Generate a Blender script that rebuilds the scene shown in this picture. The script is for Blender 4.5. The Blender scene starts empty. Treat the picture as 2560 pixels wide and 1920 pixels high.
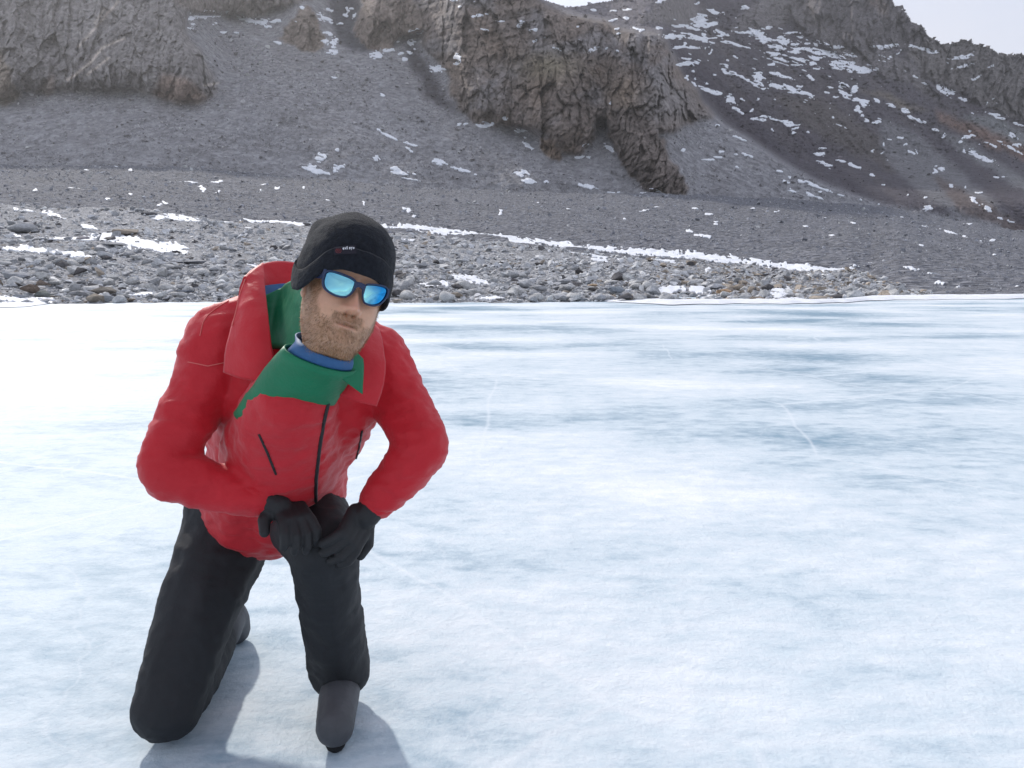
import bpy, bmesh, math, random
import numpy as np
from mathutils import Vector, Matrix, Euler
from mathutils.bvhtree import BVHTree

SC = bpy.context.scene
COL = SC.collection
rng = np.random.default_rng(7)
random.seed(7)

# ------------------------------------------------------------------ camera, sky, sun, exposure
H = 1.2                                   # eye height of the photographer above the ice
FP = 1926.0                               # focal length in photo pixels (2560 wide)
TH = math.radians(8.4)                    # camera pitched down
CT, ST = math.cos(TH), math.sin(TH)
cam = bpy.data.cameras.new('camera')
cam.sensor_width = 36
cam.lens = 36 * FP / 2560
cam.clip_start = 0.05
cam.clip_end = 6000
camo = bpy.data.objects.new('camera', cam)
COL.objects.link(camo)
camo.location = (0, 0, H)
camo.rotation_euler = (math.radians(90) - TH, 0, 0)
SC.camera = camo

SUN_AZ, SUN_EL = math.radians(-30), math.radians(35)     # azimuth from +Y towards +X
w = bpy.data.worlds.new('World')
SC.world = w
w.use_nodes = True
nt = w.node_tree
nt.nodes.clear()
out = nt.nodes.new('ShaderNodeOutputWorld')
bg = nt.nodes.new('ShaderNodeBackground')
sky = nt.nodes.new('ShaderNodeTexSky')
sky.sky_type = 'NISHITA'
sky.sun_disc = False
sky.sun_elevation = SUN_EL
sky.sun_rotation = SUN_AZ
sky.altitude = 2500
sky.air_density = 1.0
sky.dust_density = 1.5
tc = nt.nodes.new('ShaderNodeTexCoord')
mp = nt.nodes.new('ShaderNodeMapping')
mp.inputs['Scale'].default_value = (1, 1, 2.5)
cn = nt.nodes.new('ShaderNodeTexNoise')
cn.inputs['Scale'].default_value = 1.7
cn.inputs['Detail'].default_value = 5
cr = nt.nodes.new('ShaderNodeMapRange')
cr.inputs['From Min'].default_value = 0.3
cr.inputs['From Max'].default_value = 0.7
cr.inputs['To Min'].default_value = 0.4
cr.inputs['To Max'].default_value = 0.9
mx = nt.nodes.new('ShaderNodeMix')
mx.data_type = 'RGBA'
CLOUD = (4.75, 4.78, 5.2, 1)
mx.inputs['B'].default_value = CLOUD
L = nt.links.new
L(tc.outputs['Generated'], mp.inputs['Vector'])
L(mp.outputs['Vector'], cn.inputs['Vector'])
L(cn.outputs['Fac'], cr.inputs['Value'])
L(cr.outputs['Result'], mx.inputs['Factor'])
L(sky.outputs['Color'], mx.inputs['A'])
L(mx.outputs['Result'], bg.inputs['Color'])
bg.inputs['Strength'].default_value = 0.12
L(bg.outputs['Background'], out.inputs['Surface'])

sl = bpy.data.lights.new('sun', 'SUN')
sl.energy = 2.6
sl.angle = math.radians(2.5)
sl.color = (1.0, 0.94, 0.86)
so = bpy.data.objects.new('sun', sl)
COL.objects.link(so)
sd = Vector((math.sin(SUN_AZ) * math.cos(SUN_EL), math.cos(SUN_AZ) * math.cos(SUN_EL), math.sin(SUN_EL)))
so.rotation_euler = sd.to_track_quat('Z', 'Y').to_euler()
SC.view_settings.view_transform = 'Standard'
SC.view_settings.look = 'None'
SC.view_settings.gamma = 1
SC.view_settings.exposure = 0.65

# ------------------------------------------------------------------ numeric helpers
def km(px, py):
    """pixel -> (x/Y, (z-H)/Y)"""
    u = (np.asarray(px, float) - 1280) / FP
    v = (960 - np.asarray(py, float)) / FP
    d = CT + v * ST
    return u / d, (v * CT - ST) / d

def pix(k, m):
    """(x/Y, (z-H)/Y) -> pixel"""
    f = CT - m * ST
    return 1280 + FP * k / f, 960 - FP * (ST + m * CT) / f

def at(px, py, Y):
    k, m = km(px, py)
    return Vector((float(k) * Y, Y, H + float(m) * Y))

def _hash(ix, iy, iz, seed):
    h = (ix.astype(np.int64) * 374761393 + iy.astype(np.int64) * 668265263 + iz.astype(np.int64) * 2147483647 * 3 + seed * 974634) & 0xFFFFFFFF
    h = ((h ^ (h >> 13)) * 1274126177) & 0xFFFFFFFF
    h = ((h ^ (h >> 16)) * 2246822519) & 0xFFFFFFFF
    return ((h ^ (h >> 15)) & 0xFFFF).astype(np.float32) / 32767.5 - 1

def vnoise(x, y, z=None, seed=0):
    x = np.asarray(x, np.float64); y = np.asarray(y, np.float64)
    z = np.zeros_like(x) if z is None else np.asarray(z, np.float64)
    ix, iy, iz = np.floor(x), np.floor(y), np.floor(z)
    fx, fy, fz = (x - ix), (y - iy), (z - iz)
    fx = fx * fx * (3 - 2 * fx); fy = fy * fy * (3 - 2 * fy); fz = fz * fz * (3 - 2 * fz)
    flat = not np.any(fz)
    r = 0
    for dz in ((0,) if flat else (0, 1)):
        wz = 1 - fz if dz == 0 else fz
        for dy in (0, 1):
            wy = 1 - fy if dy == 0 else fy
            for dx in (0, 1):
                wx = 1 - fx if dx == 0 else fx
                r = r + wx * wy * wz * _hash(ix + dx, iy + dy, iz + dz, seed)
    return r

def fbm(x, y, z=None, oct=4, seed=0, gain=.5, ridged=False):
    a, s, r = 1.0, 0.0, 0
    for i in range(oct):
        f = 2.03 ** i
        n = vnoise(x * f + 13.7 * i, y * f - 7.1 * i, None if z is None else z * f + 3.3 * i, seed + i)
        if ridged:
            n = 1 - 2 * np.abs(n)
        r = r + a * n
        s += a
        a *= gain
    return r / s

def inpoly(px, py, poly):
    r = np.zeros(px.shape, bool)
    n = len(poly)
    for i in range(n):
        x0, y0 = poly[i]; x1, y1 = poly[(i + 1) % n]
        if y0 == y1:
            continue
        c = (y0 > py) != (y1 > py)
        r ^= c & (px < (x1 - x0) * (py - y0) / (y1 - y0) + x0)
    return r

def blur(a, rx, ry):
    def b1(a, r, ax):
        if r < 1: return a
        p = [(0, 0), (0, 0)]; p[ax] = (r + 1, r)
        c = np.cumsum(np.pad(a, p, mode='edge'), axis=ax)
        n = a.shape[ax]
        hi = np.take(c, np.arange(2 * r + 1, 2 * r + 1 + n), axis=ax)
        lo = np.take(c, np.arange(0, n), axis=ax)
        return (hi - lo) / (2 * r + 1)
    a = a.astype(np.float64)
    for _ in range(2):
        a = b1(b1(a, rx, 0), ry, 1)
    return a

def pl(x, pts):
    return np.interp(x, [p[0] for p in pts], [p[1] for p in pts])

def sstep(a, b, x):
    t = np.clip((x - a) / (b - a), 0, 1)
    return t * t * (3 - 2 * t)

# ------------------------------------------------------------------ mesh helpers
def mesh_from(name, verts, faces, mat=None, cols=None, smooth=True, parent=None, fcols=None):
    me = bpy.data.meshes.new(name)
    verts = np.asarray(verts, np.float32)
    faces = np.asarray(faces, np.int32)
    nf, k = faces.shape
    me.vertices.add(len(verts))
    me.vertices.foreach_set('co', verts.ravel())
    me.loops.add(nf * k)
    me.loops.foreach_set('vertex_index', faces.ravel())
    me.polygons.add(nf)
    me.polygons.foreach_set('loop_start', np.arange(0, nf * k, k, dtype=np.int32))
    try:
        me.polygons.foreach_set('loop_total', np.full(nf, k, np.int32))
    except Exception:
        pass
    me.polygons.foreach_set('use_smooth', np.full(nf, smooth))
    if cols is not None:
        at_ = me.attributes.new('Col', 'FLOAT_COLOR', 'POINT')
        c4 = np.ones((len(verts), 4), np.float32); c4[:, :cols.shape[1]] = cols
        at_.data.foreach_set('color', c4.ravel())
    if fcols is not None:
        at_ = me.attributes.new('Col', 'FLOAT_COLOR', 'FACE')
        c4 = np.ones((nf, 4), np.float32); c4[:, :3] = fcols
        at_.data.foreach_set('color', c4.ravel())
    me.update(calc_edges=True)
    me.validate()
    o = bpy.data.objects.new(name, me)
    COL.objects.link(o)
    if mat: me.materials.append(mat)
    if parent: o.parent = parent
    return o

def tag(o, label=None, cat=None, group=None, kind=None):
    if label: o['label'] = label
    if cat: o['category'] = cat
    if group: o['group'] = group
    if kind: o['kind'] = kind
    return o

def grid_faces(nc, nr, keep=None):
    i, j = np.meshgrid(np.arange(nc - 1), np.arange(nr - 1), indexing='ij')
    a = i * nr + j
    f = np.stack([a, a + nr, a + nr + 1, a + 1], -1)
    if keep is not None:
        f = f[keep]
    return f.reshape(-1, 4)

# ------------------------------------------------------------------ materials
def newmat(name):
    m = bpy.data.materials.new(name)
    m.use_nodes = True
    return m, m.node_tree, m.node_tree.nodes['Principled BSDF']

def N(t, typ, **kw):
    n = t.nodes.new(typ)
    for k, v in kw.items():
        if k.startswith('_'):
            setattr(n, k[1:], v)
        else:
            n.inputs[k.replace('9', ' ')].default_value = v
    return n

def bump_chain(t, bsdf, specs, coord='Object'):
    tcn = t.nodes.new('ShaderNodeTexCoord')
    prev = None
    for (kind, scale, strength, dist) in specs:
        if kind == 'noise':
            n = N(t, 'ShaderNodeTexNoise', Scale=scale, Detail=6.0, Roughness=0.65)
            o_ = n.outputs['Fac']
        else:
            n = N(t, 'ShaderNodeTexVoronoi', Scale=scale)
            o_ = n.outputs['Distance']
        t.links.new(tcn.outputs[coord], n.inputs['Vector'])
        b = N(t, 'ShaderNodeBump', Strength=strength, Distance=dist)
        t.links.new(o_, b.inputs['Height'])
        if prev: t.links.new(prev.outputs['Normal'], b.inputs['Normal'])
        prev = b
    t.links.new(prev.outputs['Normal'], bsdf.inputs['Normal'])

def ground_mat(name, specks, lo, hi, bumps, rough=.95, vor=None):
    """attribute colour times world-scale mottling"""
    m, t, b = newmat(name)
    a = N(t, 'ShaderNodeAttribute', _attribute_name='Col')
    tcn = t.nodes.new('ShaderNodeTexCoord')
    last = a.outputs['Color']
    for (sc_, l, h) in specks:
        n = N(t, 'ShaderNodeTexNoise', Scale=sc_, Detail=5.0, Roughness=0.7)
        t.links.new(tcn.outputs['Object'], n.inputs['Vector'])
        r = N(t, 'ShaderNodeMapRange')
        r.inputs['From Min'].default_value = .3; r.inputs['From Max'].default_value = .7
        r.inputs['To Min'].default_value = l; r.inputs['To Max'].default_value = h
        t.links.new(n.outputs['Fac'], r.inputs['Value'])
        mm = N(t, 'ShaderNodeMix', _data_type='RGBA', _blend_type='MULTIPLY', Factor=1.0)
        t.links.new(last, mm.inputs['A']); t.links.new(r.outputs['Result'], mm.inputs['B'])
        last = mm.outputs['Result']
    if vor:
        for sc_, l, h in vor:
            n = N(t, 'ShaderNodeTexVoronoi', Scale=sc_)
            t.links.new(tcn.outputs['Object'], n.inputs['Vector'])
            r = N(t, 'ShaderNodeMapRange')
            r.inputs['To Min'].default_value = l; r.inputs['To Max'].default_value = h
            sp = t.nodes.new('ShaderNodeSeparateColor')
            t.links.new(n.outputs['Color'], sp.inputs['Color'])
            t.links.new(sp.outputs[0], r.inputs['Value'])
            mm = N(t, 'ShaderNodeMix', _data_type='RGBA', _blend_type='MULTIPLY', Factor=1.0)
            t.links.new(last, mm.inputs['A']); t.links.new(r.outputs['Result'], mm.inputs['B'])
            last = mm.outputs['Result']
    t.links.new(last, b.inputs['Base Color'])
    b.inputs['Roughness'].default_value = rough
    b.inputs['Specular IOR Level'].default_value = .15
    bump_chain(t, b, bumps)
    return m

M_mtn = ground_mat('mountain_rock', [(.05, .85, 1.15), (.35, .75, 1.25)], 0, 1,
                   [('noise', .12, .6, 5.0), ('noise', .6, .8, 1.2)], vor=[(.55, .8, 1.25)])
M_mor = ground_mat('moraine_gravel', [(.08, .9, 1.1), (1.3, .65, 1.3)], 0, 1,
                   [('noise', .5, .7, .8), ('voronoi', 1.1, .8, .7)], vor=[(1.2, .75, 1.3)])
M_shore = ground_mat('shore_gravel', [(.3, .85, 1.15), (6, .55, 1.3)], 0, 1,
                     [('noise', 2.0, .7, .25), ('voronoi', 5, .9, .2)], vor=[(5, .6, 1.35)])

def snow_mat(name, col=(.86, .88, .93, 1), b1=3.0):
    m, t, b = newmat(name)
    tcn = t.nodes.new('ShaderNodeTexCoord')
    n = N(t, 'ShaderNodeTexNoise', Scale=b1 * .5, Detail=5.0)
    t.links.new(tcn.outputs['Object'], n.inputs['Vector'])
    cr_ = t.nodes.new('ShaderNodeValToRGB')
    cr_.color_ramp.elements[0].position = .3; cr_.color_ramp.elements[0].color = (col[0] * .86, col[1] * .88, col[2] * .9, 1)
    cr_.color_ramp.elements[1].position = .7; cr_.color_ramp.elements[1].color = col
    t.links.new(n.outputs['Fac'], cr_.inputs['Fac'])
    t.links.new(cr_.outputs['Color'], b.inputs['Base Color'])
    b.inputs['Roughness'].default_value = .7
    b.inputs['Specular IOR Level'].default_value = .3
    bump_chain(t, b, [('noise', b1, .4, .3)])
    return m
M_snow = snow_mat('snow')

def stone_mat(name, scale=3.0, attr=True):
    """stones: attribute (joined stuff) or per-object random grey"""
    m, t, b = newmat(name)
    tcn = t.nodes.new('ShaderNodeTexCoord')
    if attr:
        a = N(t, 'ShaderNodeAttribute', _attribute_name='Col')
        base = a.outputs['Color']
    else:
        oi = t.nodes.new('ShaderNodeObjectInfo')
        base = oi.outputs['Color']
    last = base
    for sc_, l, h in ((scale, .7, 1.25), (scale * 6, .75, 1.25)):
        n = N(t, 'ShaderNodeTexNoise', Scale=sc_, Detail=6.0, Roughness=.65)
        t.links.new(tcn.outputs['Object'], n.inputs['Vector'])
        r = N(t, 'ShaderNodeMapRange')
        r.inputs['From Min'].default_value = .3; r.inputs['From Max'].default_value = .7
        r.inputs['To Min'].default_value = l; r.inputs['To Max'].default_value = h
        t.links.new(n.outputs['Fac'], r.inputs['Value'])
        mm = N(t, 'ShaderNodeMix', _data_type='RGBA', _blend_type='MULTIPLY', Factor=1.0)
        t.links.new(last, mm.inputs['A']); t.links.new(r.outputs['Result'], mm.inputs['B'])
        last = mm.outputs['Result']
    t.links.new(last, b.inputs['Base Color'])
    b.inputs['Roughness'].default_value = .85
    b.inputs['Specular IOR Level'].default_value = .25
    bump_chain(t, b, [('noise', scale * 2.5, .6, .25), ('noise', scale * 9, .4, .06)])
    return m
M_stones = stone_mat('loose_stone', 2.0, True)
M_boulder = stone_mat('boulder_stone', 1.6, False)
M_scree = stone_mat('scree_stone', .5, True)

# ice
def ice_mat():
    m, t, b = newmat('lake_ice')
    tcn = t.nodes.new('ShaderNodeTexCoord')
    n1 = N(t, 'ShaderNodeTexNoise', Scale=.35, Detail=7.0, Roughness=.62)
    n2 = N(t, 'ShaderNodeTexNoise', Scale=9.0, Detail=6.0, Roughness=.7)
    mpn = t.nodes.new('ShaderNodeMapping'); mpn.inputs['Scale'].default_value = (.55, 1, 1)
    t.links.new(tcn.outputs['Object'], mpn.inputs['Vector'])
    for n in (n1, n2):
        t.links.new(mpn.outputs['Vector'], n.inputs['Vector'])
    ad = N(t, 'ShaderNodeMath', _operation='MULTIPLY_ADD'); ad.inputs[1].default_value = .35
    t.links.new(n2.outputs['Fac'], ad.inputs[0]); t.links.new(n1.outputs['Fac'], ad.inputs[2])
    cr_ = t.nodes.new('ShaderNodeValToRGB')
    e = cr_.color_ramp.elements
    e[0].position = .53; e[0].color = (.24, .36, .46, 1)
    e[1].position = .83; e[1].color = (.80, .83, .87, 1)
    e2 = e.new(.65); e2.color = (.56, .65, .72, 1)
    t.links.new(ad.outputs[0], cr_.inputs['Fac'])
    # white crack lines
    last = cr_.outputs['Color']
    for sc_, wd, am in ((.42, .007, .5), (1.6, .012, .22)):
        wn = N(t, 'ShaderNodeTexNoise', Scale=sc_ * 2.2, Detail=3.0)
        t.links.new(tcn.outputs['Object'], wn.inputs['Vector'])
        va = N(t, 'ShaderNodeMix', _data_type='VECTOR', Factor=.16)
        t.links.new(tcn.outputs['Object'], va.inputs['A']); t.links.new(wn.outputs['Color'], va.inputs['B'])
        vo = N(t, 'ShaderNodeTexVoronoi', _feature='DISTANCE_TO_EDGE', Scale=sc_)
        t.links.new(va.outputs['Result'], vo.inputs['Vector'])
        r = N(t, 'ShaderNodeMapRange')
        r.inputs['From Min'].default_value = 0; r.inputs['From Max'].default_value = wd
        r.inputs['To Min'].default_value = am; r.inputs['To Max'].default_value = 0
        t.links.new(vo.outputs['Distance'], r.inputs['Value'])
        mm = N(t, 'ShaderNodeMix', _data_type='RGBA')
        mm.inputs['B'].default_value = (.72, .77, .82, 1)
        t.links.new(r.outputs['Result'], mm.inputs['Factor']); t.links.new(last, mm.inputs['A'])
        last = mm.outputs['Result']
    t.links.new(last, b.inputs['Base Color'])
    rr = N(t, 'ShaderNodeMapRange')
    rr.inputs['From Min'].default_value = .5; rr.inputs['From Max'].default_value = .85
    rr.inputs['To Min'].default_value = .38; rr.inputs['To Max'].default_value = .75
    t.links.new(ad.outputs[0], rr.inputs['Value']); t.links.new(rr.outputs['Result'], b.inputs['Roughness'])
    b.inputs['Specular IOR Level'].default_value = .10
    bump_chain(t, b, [('noise', 1.2, .3, .08), ('noise', 14, .5, .014), ('noise', 70, .5, .004)])
    return m
M_ice = ice_mat()

def simple(name, col, rough=.8, spec=.3, bumps=None, mott=None, metallic=0, sheen=0, **kw):
    m, t, b = newmat(name)
    b.inputs['Base Color'].default_value = (*col, 1)
    b.inputs['Roughness'].default_value = rough
    b.inputs['Specular IOR Level'].default_value = spec
    b.inputs['Metallic'].default_value = metallic
    if sheen:
        b.inputs['Sheen Weight'].default_value = sheen
        b.inputs['Sheen Roughness'].default_value = .5
    for k, v in kw.items():
        b.inputs[k.replace('_', ' ')].default_value = v
    if mott:
        tcn = t.nodes.new('ShaderNodeTexCoord')
        n = N(t, 'ShaderNodeTexNoise', Scale=mott[0], Detail=5.0, Roughness=.65)
        t.links.new(tcn.outputs['Object'], n.inputs['Vector'])
        cr_ = t.nodes.new('ShaderNodeValToRGB')
        cr_.color_ramp.elements[0].position = .3; cr_.color_ramp.elements[1].position = .7
        cr_.color_ramp.elements[0].color = (*[c * mott[1] for c in col], 1)
        cr_.color_ramp.elements[1].color = (*[min(c * mott[2], 1) for c in col], 1)
        t.links.new(n.outputs['Fac'], cr_.inputs['Fac']); t.links.new(cr_.outputs['Color'], b.inputs['Base Color'])
    if bumps: bump_chain(t, b, bumps)
    return m

# ------------------------------------------------------------------ key curves in the photo (px, py) and their distances
SHORE = [(-600, 775), (0, 768), (120, 760), (400, 757), (700, 754), (1000, 758), (1280, 757), (1500, 755), (1700, 756), (1950, 754), (2080, 752),
         (2130, 746), (2250, 744), (2400, 743), (2560, 742), (2760, 741), (3200, 741)]
CREST1 = [(-600, 500), (0, 510), (150, 517), (350, 522), (480, 545), (605, 556), (780, 572), (1000, 578), (1130, 596), (1300, 610), (1480, 628), (1640, 648),
          (1800, 662), (1920, 674), (2050, 682), (2130, 684), (2200, 702), (2270, 722), (2340, 738), (2420, 752), (2600, 770), (3200, 790)]
YC1 = [(-600, 95), (0, 90), (600, 82), (1300, 72), (1800, 60), (2130, 50), (2340, 42), (3200, 42)]
CREST2 = [(-600, 412), (0, 412), (500, 420), (800, 447), (1000, 468), (1300, 480), (1500, 484), (1720, 487), (1950, 496), (2200, 515), (2330, 543), (2450, 560), (2560, 576),
          (2700, 590), (3200, 620)]
YC2 = [(-600, 250), (0, 250), (800, 250), (1700, 265), (2300, 300), (3200, 330)]

def columns(x0, x1, n, pyref=450):
    px = np.linspace(x0, x1, n)
    return px, km(px, np.full(n, pyref))[0]

def snow_field(PX, PY, patches, seed, warp=7.0):
    """signed field >0 inside the hand-placed snow patches"""
    wx = fbm(PX / 24., PY / 7., oct=5, seed=seed, gain=.6) * warp * 2.0
    wy = fbm(PX / 16. + 40, PY / 8., oct=5, seed=seed + 9, gain=.6) * warp * .6
    QX, QY = PX + wx, PY + wy
    rag = fbm(PX / 9., (PY - .18 * PX) / 2.1, oct=3, seed=seed + 3, gain=.6) * 1.5
    S = np.full(PX.shape, -9.0)
    colx = PX.mean(axis=1)
    for p in patches:
        x, y, ln, wd = p[:4]
        a = math.radians(p[4]) if len(p) > 4 else 0.0
        R_ = ln / 2 + 14
        c = np.where((colx > x - R_ - 14) & (colx < x + R_ + 14))[0]
        if len(c) == 0: continue
        s = slice(c[0], c[-1] + 1)
        dx, dy = QX[s] - x, QY[s] - y
        u = dx * math.cos(a) + dy * math.sin(a)
        v = -dx * math.sin(a) + dy * math.cos(a)
        d = 1 - np.sqrt((u / (ln / 2)) ** 2 + (v / (wd / 2 * 1.15)) ** 2)
        S[s] = np.maximum(S[s], d * 1.1 + .0 + rag[s] * .7)
    return S

def finer(A):
    """grid resampled at twice its resolution"""
    A = np.stack([A[:-1], .5 * (A[:-1] + A[1:])], 1).reshape((-1,) + A.shape[1:])
    s = A.shape
    return np.stack([A[:, :-1], .5 * (A[:, :-1] + A[:, 1:])], 2).reshape((s[0], -1) + s[2:])

def extract_snow(V, nc, nr, mask, up, toward, big, name, mat, limit):
    """snow lying on a terrain grid: faces under the mask lifted off the ground, one object for each big patch, the flecks joined"""
    f = grid_faces(nc, nr, mask)
    if len(f) == 0: return
    # connected components by label propagation on the face grid
    idm = np.full(mask.shape, -1, np.int64)
    nm = int(mask.sum()); idm[mask] = np.arange(nm)
    ea, eb = [], []
    for A_, B_ in ((idm[1:], idm[:-1]), (idm[:, 1:], idm[:, :-1])):
        k_ = (A_ >= 0) & (B_ >= 0)
        ea.append(A_[k_]); eb.append(B_[k_])
    ea, eb = np.concatenate(ea), np.concatenate(eb)
    fl = np.arange(nm)
    for _ in range(200):
        old = fl.copy()
        np.minimum.at(fl, ea, fl[eb]); np.minimum.at(fl, eb, fl[ea])
        fl = fl[fl]
        if np.array_equal(old, fl): break
    ids, cnt = np.unique(fl, return_counts=True)
    order = ids[np.argsort(-cnt)]
    cs = np.sort(cnt)[::-1]
    bigs = [i for i, c in zip(order, cs) if c >= big][:limit]
    P = V.copy()
    P[:, 2] += up
    P[:, 1] -= toward
    def emit(ff, nm, kind):
        u, inv = np.unique(ff.ravel(), return_inverse=True)
        top = P[u].copy()
        n = len(u)
        # rim: edges used once get a skirt back to the ground so the snow has thickness
        q = inv.reshape(-1, 4)
        e = np.concatenate([q[:, [0, 1]], q[:, [1, 2]], q[:, [2, 3]], q[:, [3, 0]]])
        es = np.sort(e, 1)
        key = es[:, 0].astype(np.int64) * n + es[:, 1]
        uq, idx, ct = np.unique(key, return_index=True, return_counts=True)
        rim = e[idx[ct == 1]]
        for _ in range(3):                # round off the steps of the grid along the rim
            acc = np.zeros((n, 3)); ct_ = np.zeros(n)
            np.add.at(acc, rim[:, 0], top[rim[:, 1]]); np.add.at(acc, rim[:, 1], top[rim[:, 0]])
            np.add.at(ct_, rim.ravel(), 1)
            on = ct_ > 0
            top[on] = .5 * top[on] + .5 * acc[on] / ct_[on][:, None]
        low = top - np.array([0, -toward, up * 1.1 + .01])
        verts = np.concatenate([top, low])
        sk = np.stack([rim[:, 1], rim[:, 0], rim[:, 0] + n, rim[:, 1] + n], -1)
        o = mesh_from(nm, verts, np.concatenate([q, sk]), mat)
        o['kind'] = kind
        return o
    for b_ in bigs:
        emit(f[fl == b_], name, 'structure')
    rest = f[~np.isin(fl, bigs)]
    if len(rest):
        emit(rest, 'snow_flecks', 'stuff')

# ------------------------------------------------------------------ stones
def hull_mesh(npts, seed, flat=.7):
    r = random.Random(seed)
    bm = bmesh.new()
    for _ in range(npts):
        v = Vector((r.gauss(0, 1), r.gauss(0, 1), r.gauss(0, 1))).normalized() * r.uniform(.75, 1.05)
        bm.verts.new((v.x, v.y * r.uniform(.8, 1), v.z * flat))
    bmesh.ops.convex_hull(bm, input=bm.verts)
    for v in [v for v in bm.verts if not v.link_faces]: bm.verts.remove(v)
    bmesh.ops.triangulate(bm, faces=bm.faces)
    bm.verts.index_update()
    V = np.array([v.co[:] for v in bm.verts]); F = np.array([[v.index for v in f.verts] for f in bm.faces])
    bm.free()
    return V, F

def boulder_mesh(name, seed, rounded):
    """a hull with its edges worn down: about 100 to 300 faces"""
    r = random.Random(seed)
    V, F = hull_mesh(r.choice((11, 13, 16, 20)), seed, r.uniform(.5, .85))
    bm = bmesh.new()
    vs = [bm.verts.new(v) for v in V]
    for f in F: bm.faces.new([vs[i] for i in f])
    bmesh.ops.bevel(bm, geom=list(bm.edges), offset=.11 if rounded else .04, segments=2 if rounded else 1, affect='EDGES', clamp_overlap=True)
    bmesh.ops.triangulate(bm, faces=bm.faces)
    bmesh.ops.recalc_face_normals(bm, faces=bm.faces)
    co = np.array([v.co[:] for v in bm.verts])
    d = fbm(co[:, 0] * 1.6, co[:, 1] * 1.6, co[:, 2] * 1.6 + seed, oct=3, seed=seed) * .1
    for v, dd in zip(bm.verts, d): v.co *= 1 + float(dd)
    me = bpy.data.meshes.new(name)
    bm.to_mesh(me); bm.free()
    for p in me.polygons: p.use_smooth = rounded
    me.materials.append(M_boulder)
    return me

SMALL = [hull_mesh(n, 100 + i, f) for i, (n, f) in enumerate([(8, .6), (9, .7), (10, .8), (8, .5), (11, .75), (9, .55), (12, .8), (10, .6)])]
TINY = [hull_mesh(6, 300 + i, f) for i, f in enumerate([.6, .7, .8, .9, .55, .75])]

def rot_batch(n, rg):
    """random rotation matrices, mostly about Z with a moderate tilt"""
    a = rg.uniform(0, 2 * math.pi, n); b = rg.normal(0, .35, n); c = rg.normal(0, .35, n)
    ca, sa, cb, sb, cc, s_ = np.cos(a), np.sin(a), np.cos(b), np.sin(b), np.cos(c), np.sin(c)
    R = np.zeros((n, 3, 3))
    Rz = np.zeros((n, 3, 3)); Rz[:, 0, 0] = ca; Rz[:, 0, 1] = -sa; Rz[:, 1, 0] = sa; Rz[:, 1, 1] = ca; Rz[:, 2, 2] = 1
    Rx = np.zeros((n, 3, 3)); Rx[:, 0, 0] = 1; Rx[:, 1, 1] = cb; Rx[:, 1, 2] = -sb; Rx[:, 2, 1] = sb; Rx[:, 2, 2] = cb
    Ry = np.zeros((n, 3, 3)); Ry[:, 0, 0] = cc; Ry[:, 0, 2] = s_; Ry[:, 2, 0] = -s_; Ry[:, 2, 2] = cc; Ry[:, 1, 1] = 1
    return Ry @ Rx @ Rz

def scatter(name, pos, size, colors, protos, mat, rg, aspect=(.6, 1.0), hgt=(.55, 1.0)):
    """joined loose stones (kind stuff)"""
    n = len(pos)
    R = rot_batch(n, rg)
    A = np.stack([np.ones(n), rg.uniform(*aspect, n), rg.uniform(*hgt, n)], -1)
    which = rg.integers(0, len(protos), n)
    Vs, Fs, Cs, off = [], [], [], 0
    for w_, (V, F) in enumerate(protos):
        idx = np.where(which == w_)[0]
        if len(idx) == 0: continue
        P = V[None] * A[idx][:, None, :] * size[idx][:, None, None] * .5
        P = np.einsum('nij,nvj->nvi', R[idx], P) + pos[idx][:, None, :]
        k = len(V)
        Vs.append(P.reshape(-1, 3))
        Fs.append((F[None] + (off + np.arange(len(idx)) * k)[:, None, None]).reshape(-1, 3))
        Cs.append(np.repeat(colors[idx], len(F), 0))
        off += len(idx) * k
    o = mesh_from(name, np.concatenate(Vs), np.concatenate(Fs), mat, fcols=np.concatenate(Cs), smooth=False)
    o['kind'] = 'stuff'
    return o

# ------------------------------------------------------------------ THE GROUND: lake ice
bm = bmesh.new()
xs = np.concatenate([[-900, -300, -120], np.linspace(-60, 60, 61), [120, 300, 900]])
ys = np.concatenate([[-900, -300, -100, -30], np.linspace(-8, 52, 61), [60]])
V = np.array([[x, y, 0] for x in xs for y in ys], float)
V[:, 2] = .012 * fbm(V[:, 0] * .35, V[:, 1] * .35, oct=2, seed=3)
ice = mesh_from('lake_ice', V, grid_faces(len(xs), len(ys)), M_ice)
ice['kind'] = 'structure'

# ------------------------------------------------------------------ THE MOUNTAIN (scree cones, cliffs, the far ridge)
NC, NR = 1430, 290
px0, kc = columns(-240, 2800, NC, 300)
SKY = [(-300, -125), (1330, -125), (1340, -30), (1352, 0), (1387, 12), (1396, 14), (1413, 20), (1436, 19), (1465, 13), (1494, 10), (1529, 3), (1546, 0), (1640, -40), (1720, -100), (1760, -125), (2150, -125),
       (2195, -60), (2209, 0), (2218, 20), (2230, 23), (2247, 38), (2261, 58), (2290, 69), (2305, 93), (2331, 106), (2337, 114), (2354, 114), (2380, 107), (2386, 102), (2400, 104),
       (2418, 113), (2441, 120), (2464, 123), (2484, 137), (2499, 142), (2530, 140), (2539, 137), (2560, 145), (2620, 170), (2800, 210)]
top = pl(px0, SKY) + fbm(px0 / 14., px0 * 0, oct=3, seed=5) * 3.0 - 1
bot = pl(px0, CREST2) + 26
tt = np.linspace(0, 1, NR)[None, :]
PYr0 = bot[:, None] + (-125 - bot)[:, None] * tt
PYr = np.maximum(PYr0, top[:, None])
ALIVE = PYr0 > top[:, None]
ALIVE = ALIVE[:-1, :-1] | ALIVE[1:, :-1]
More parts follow.
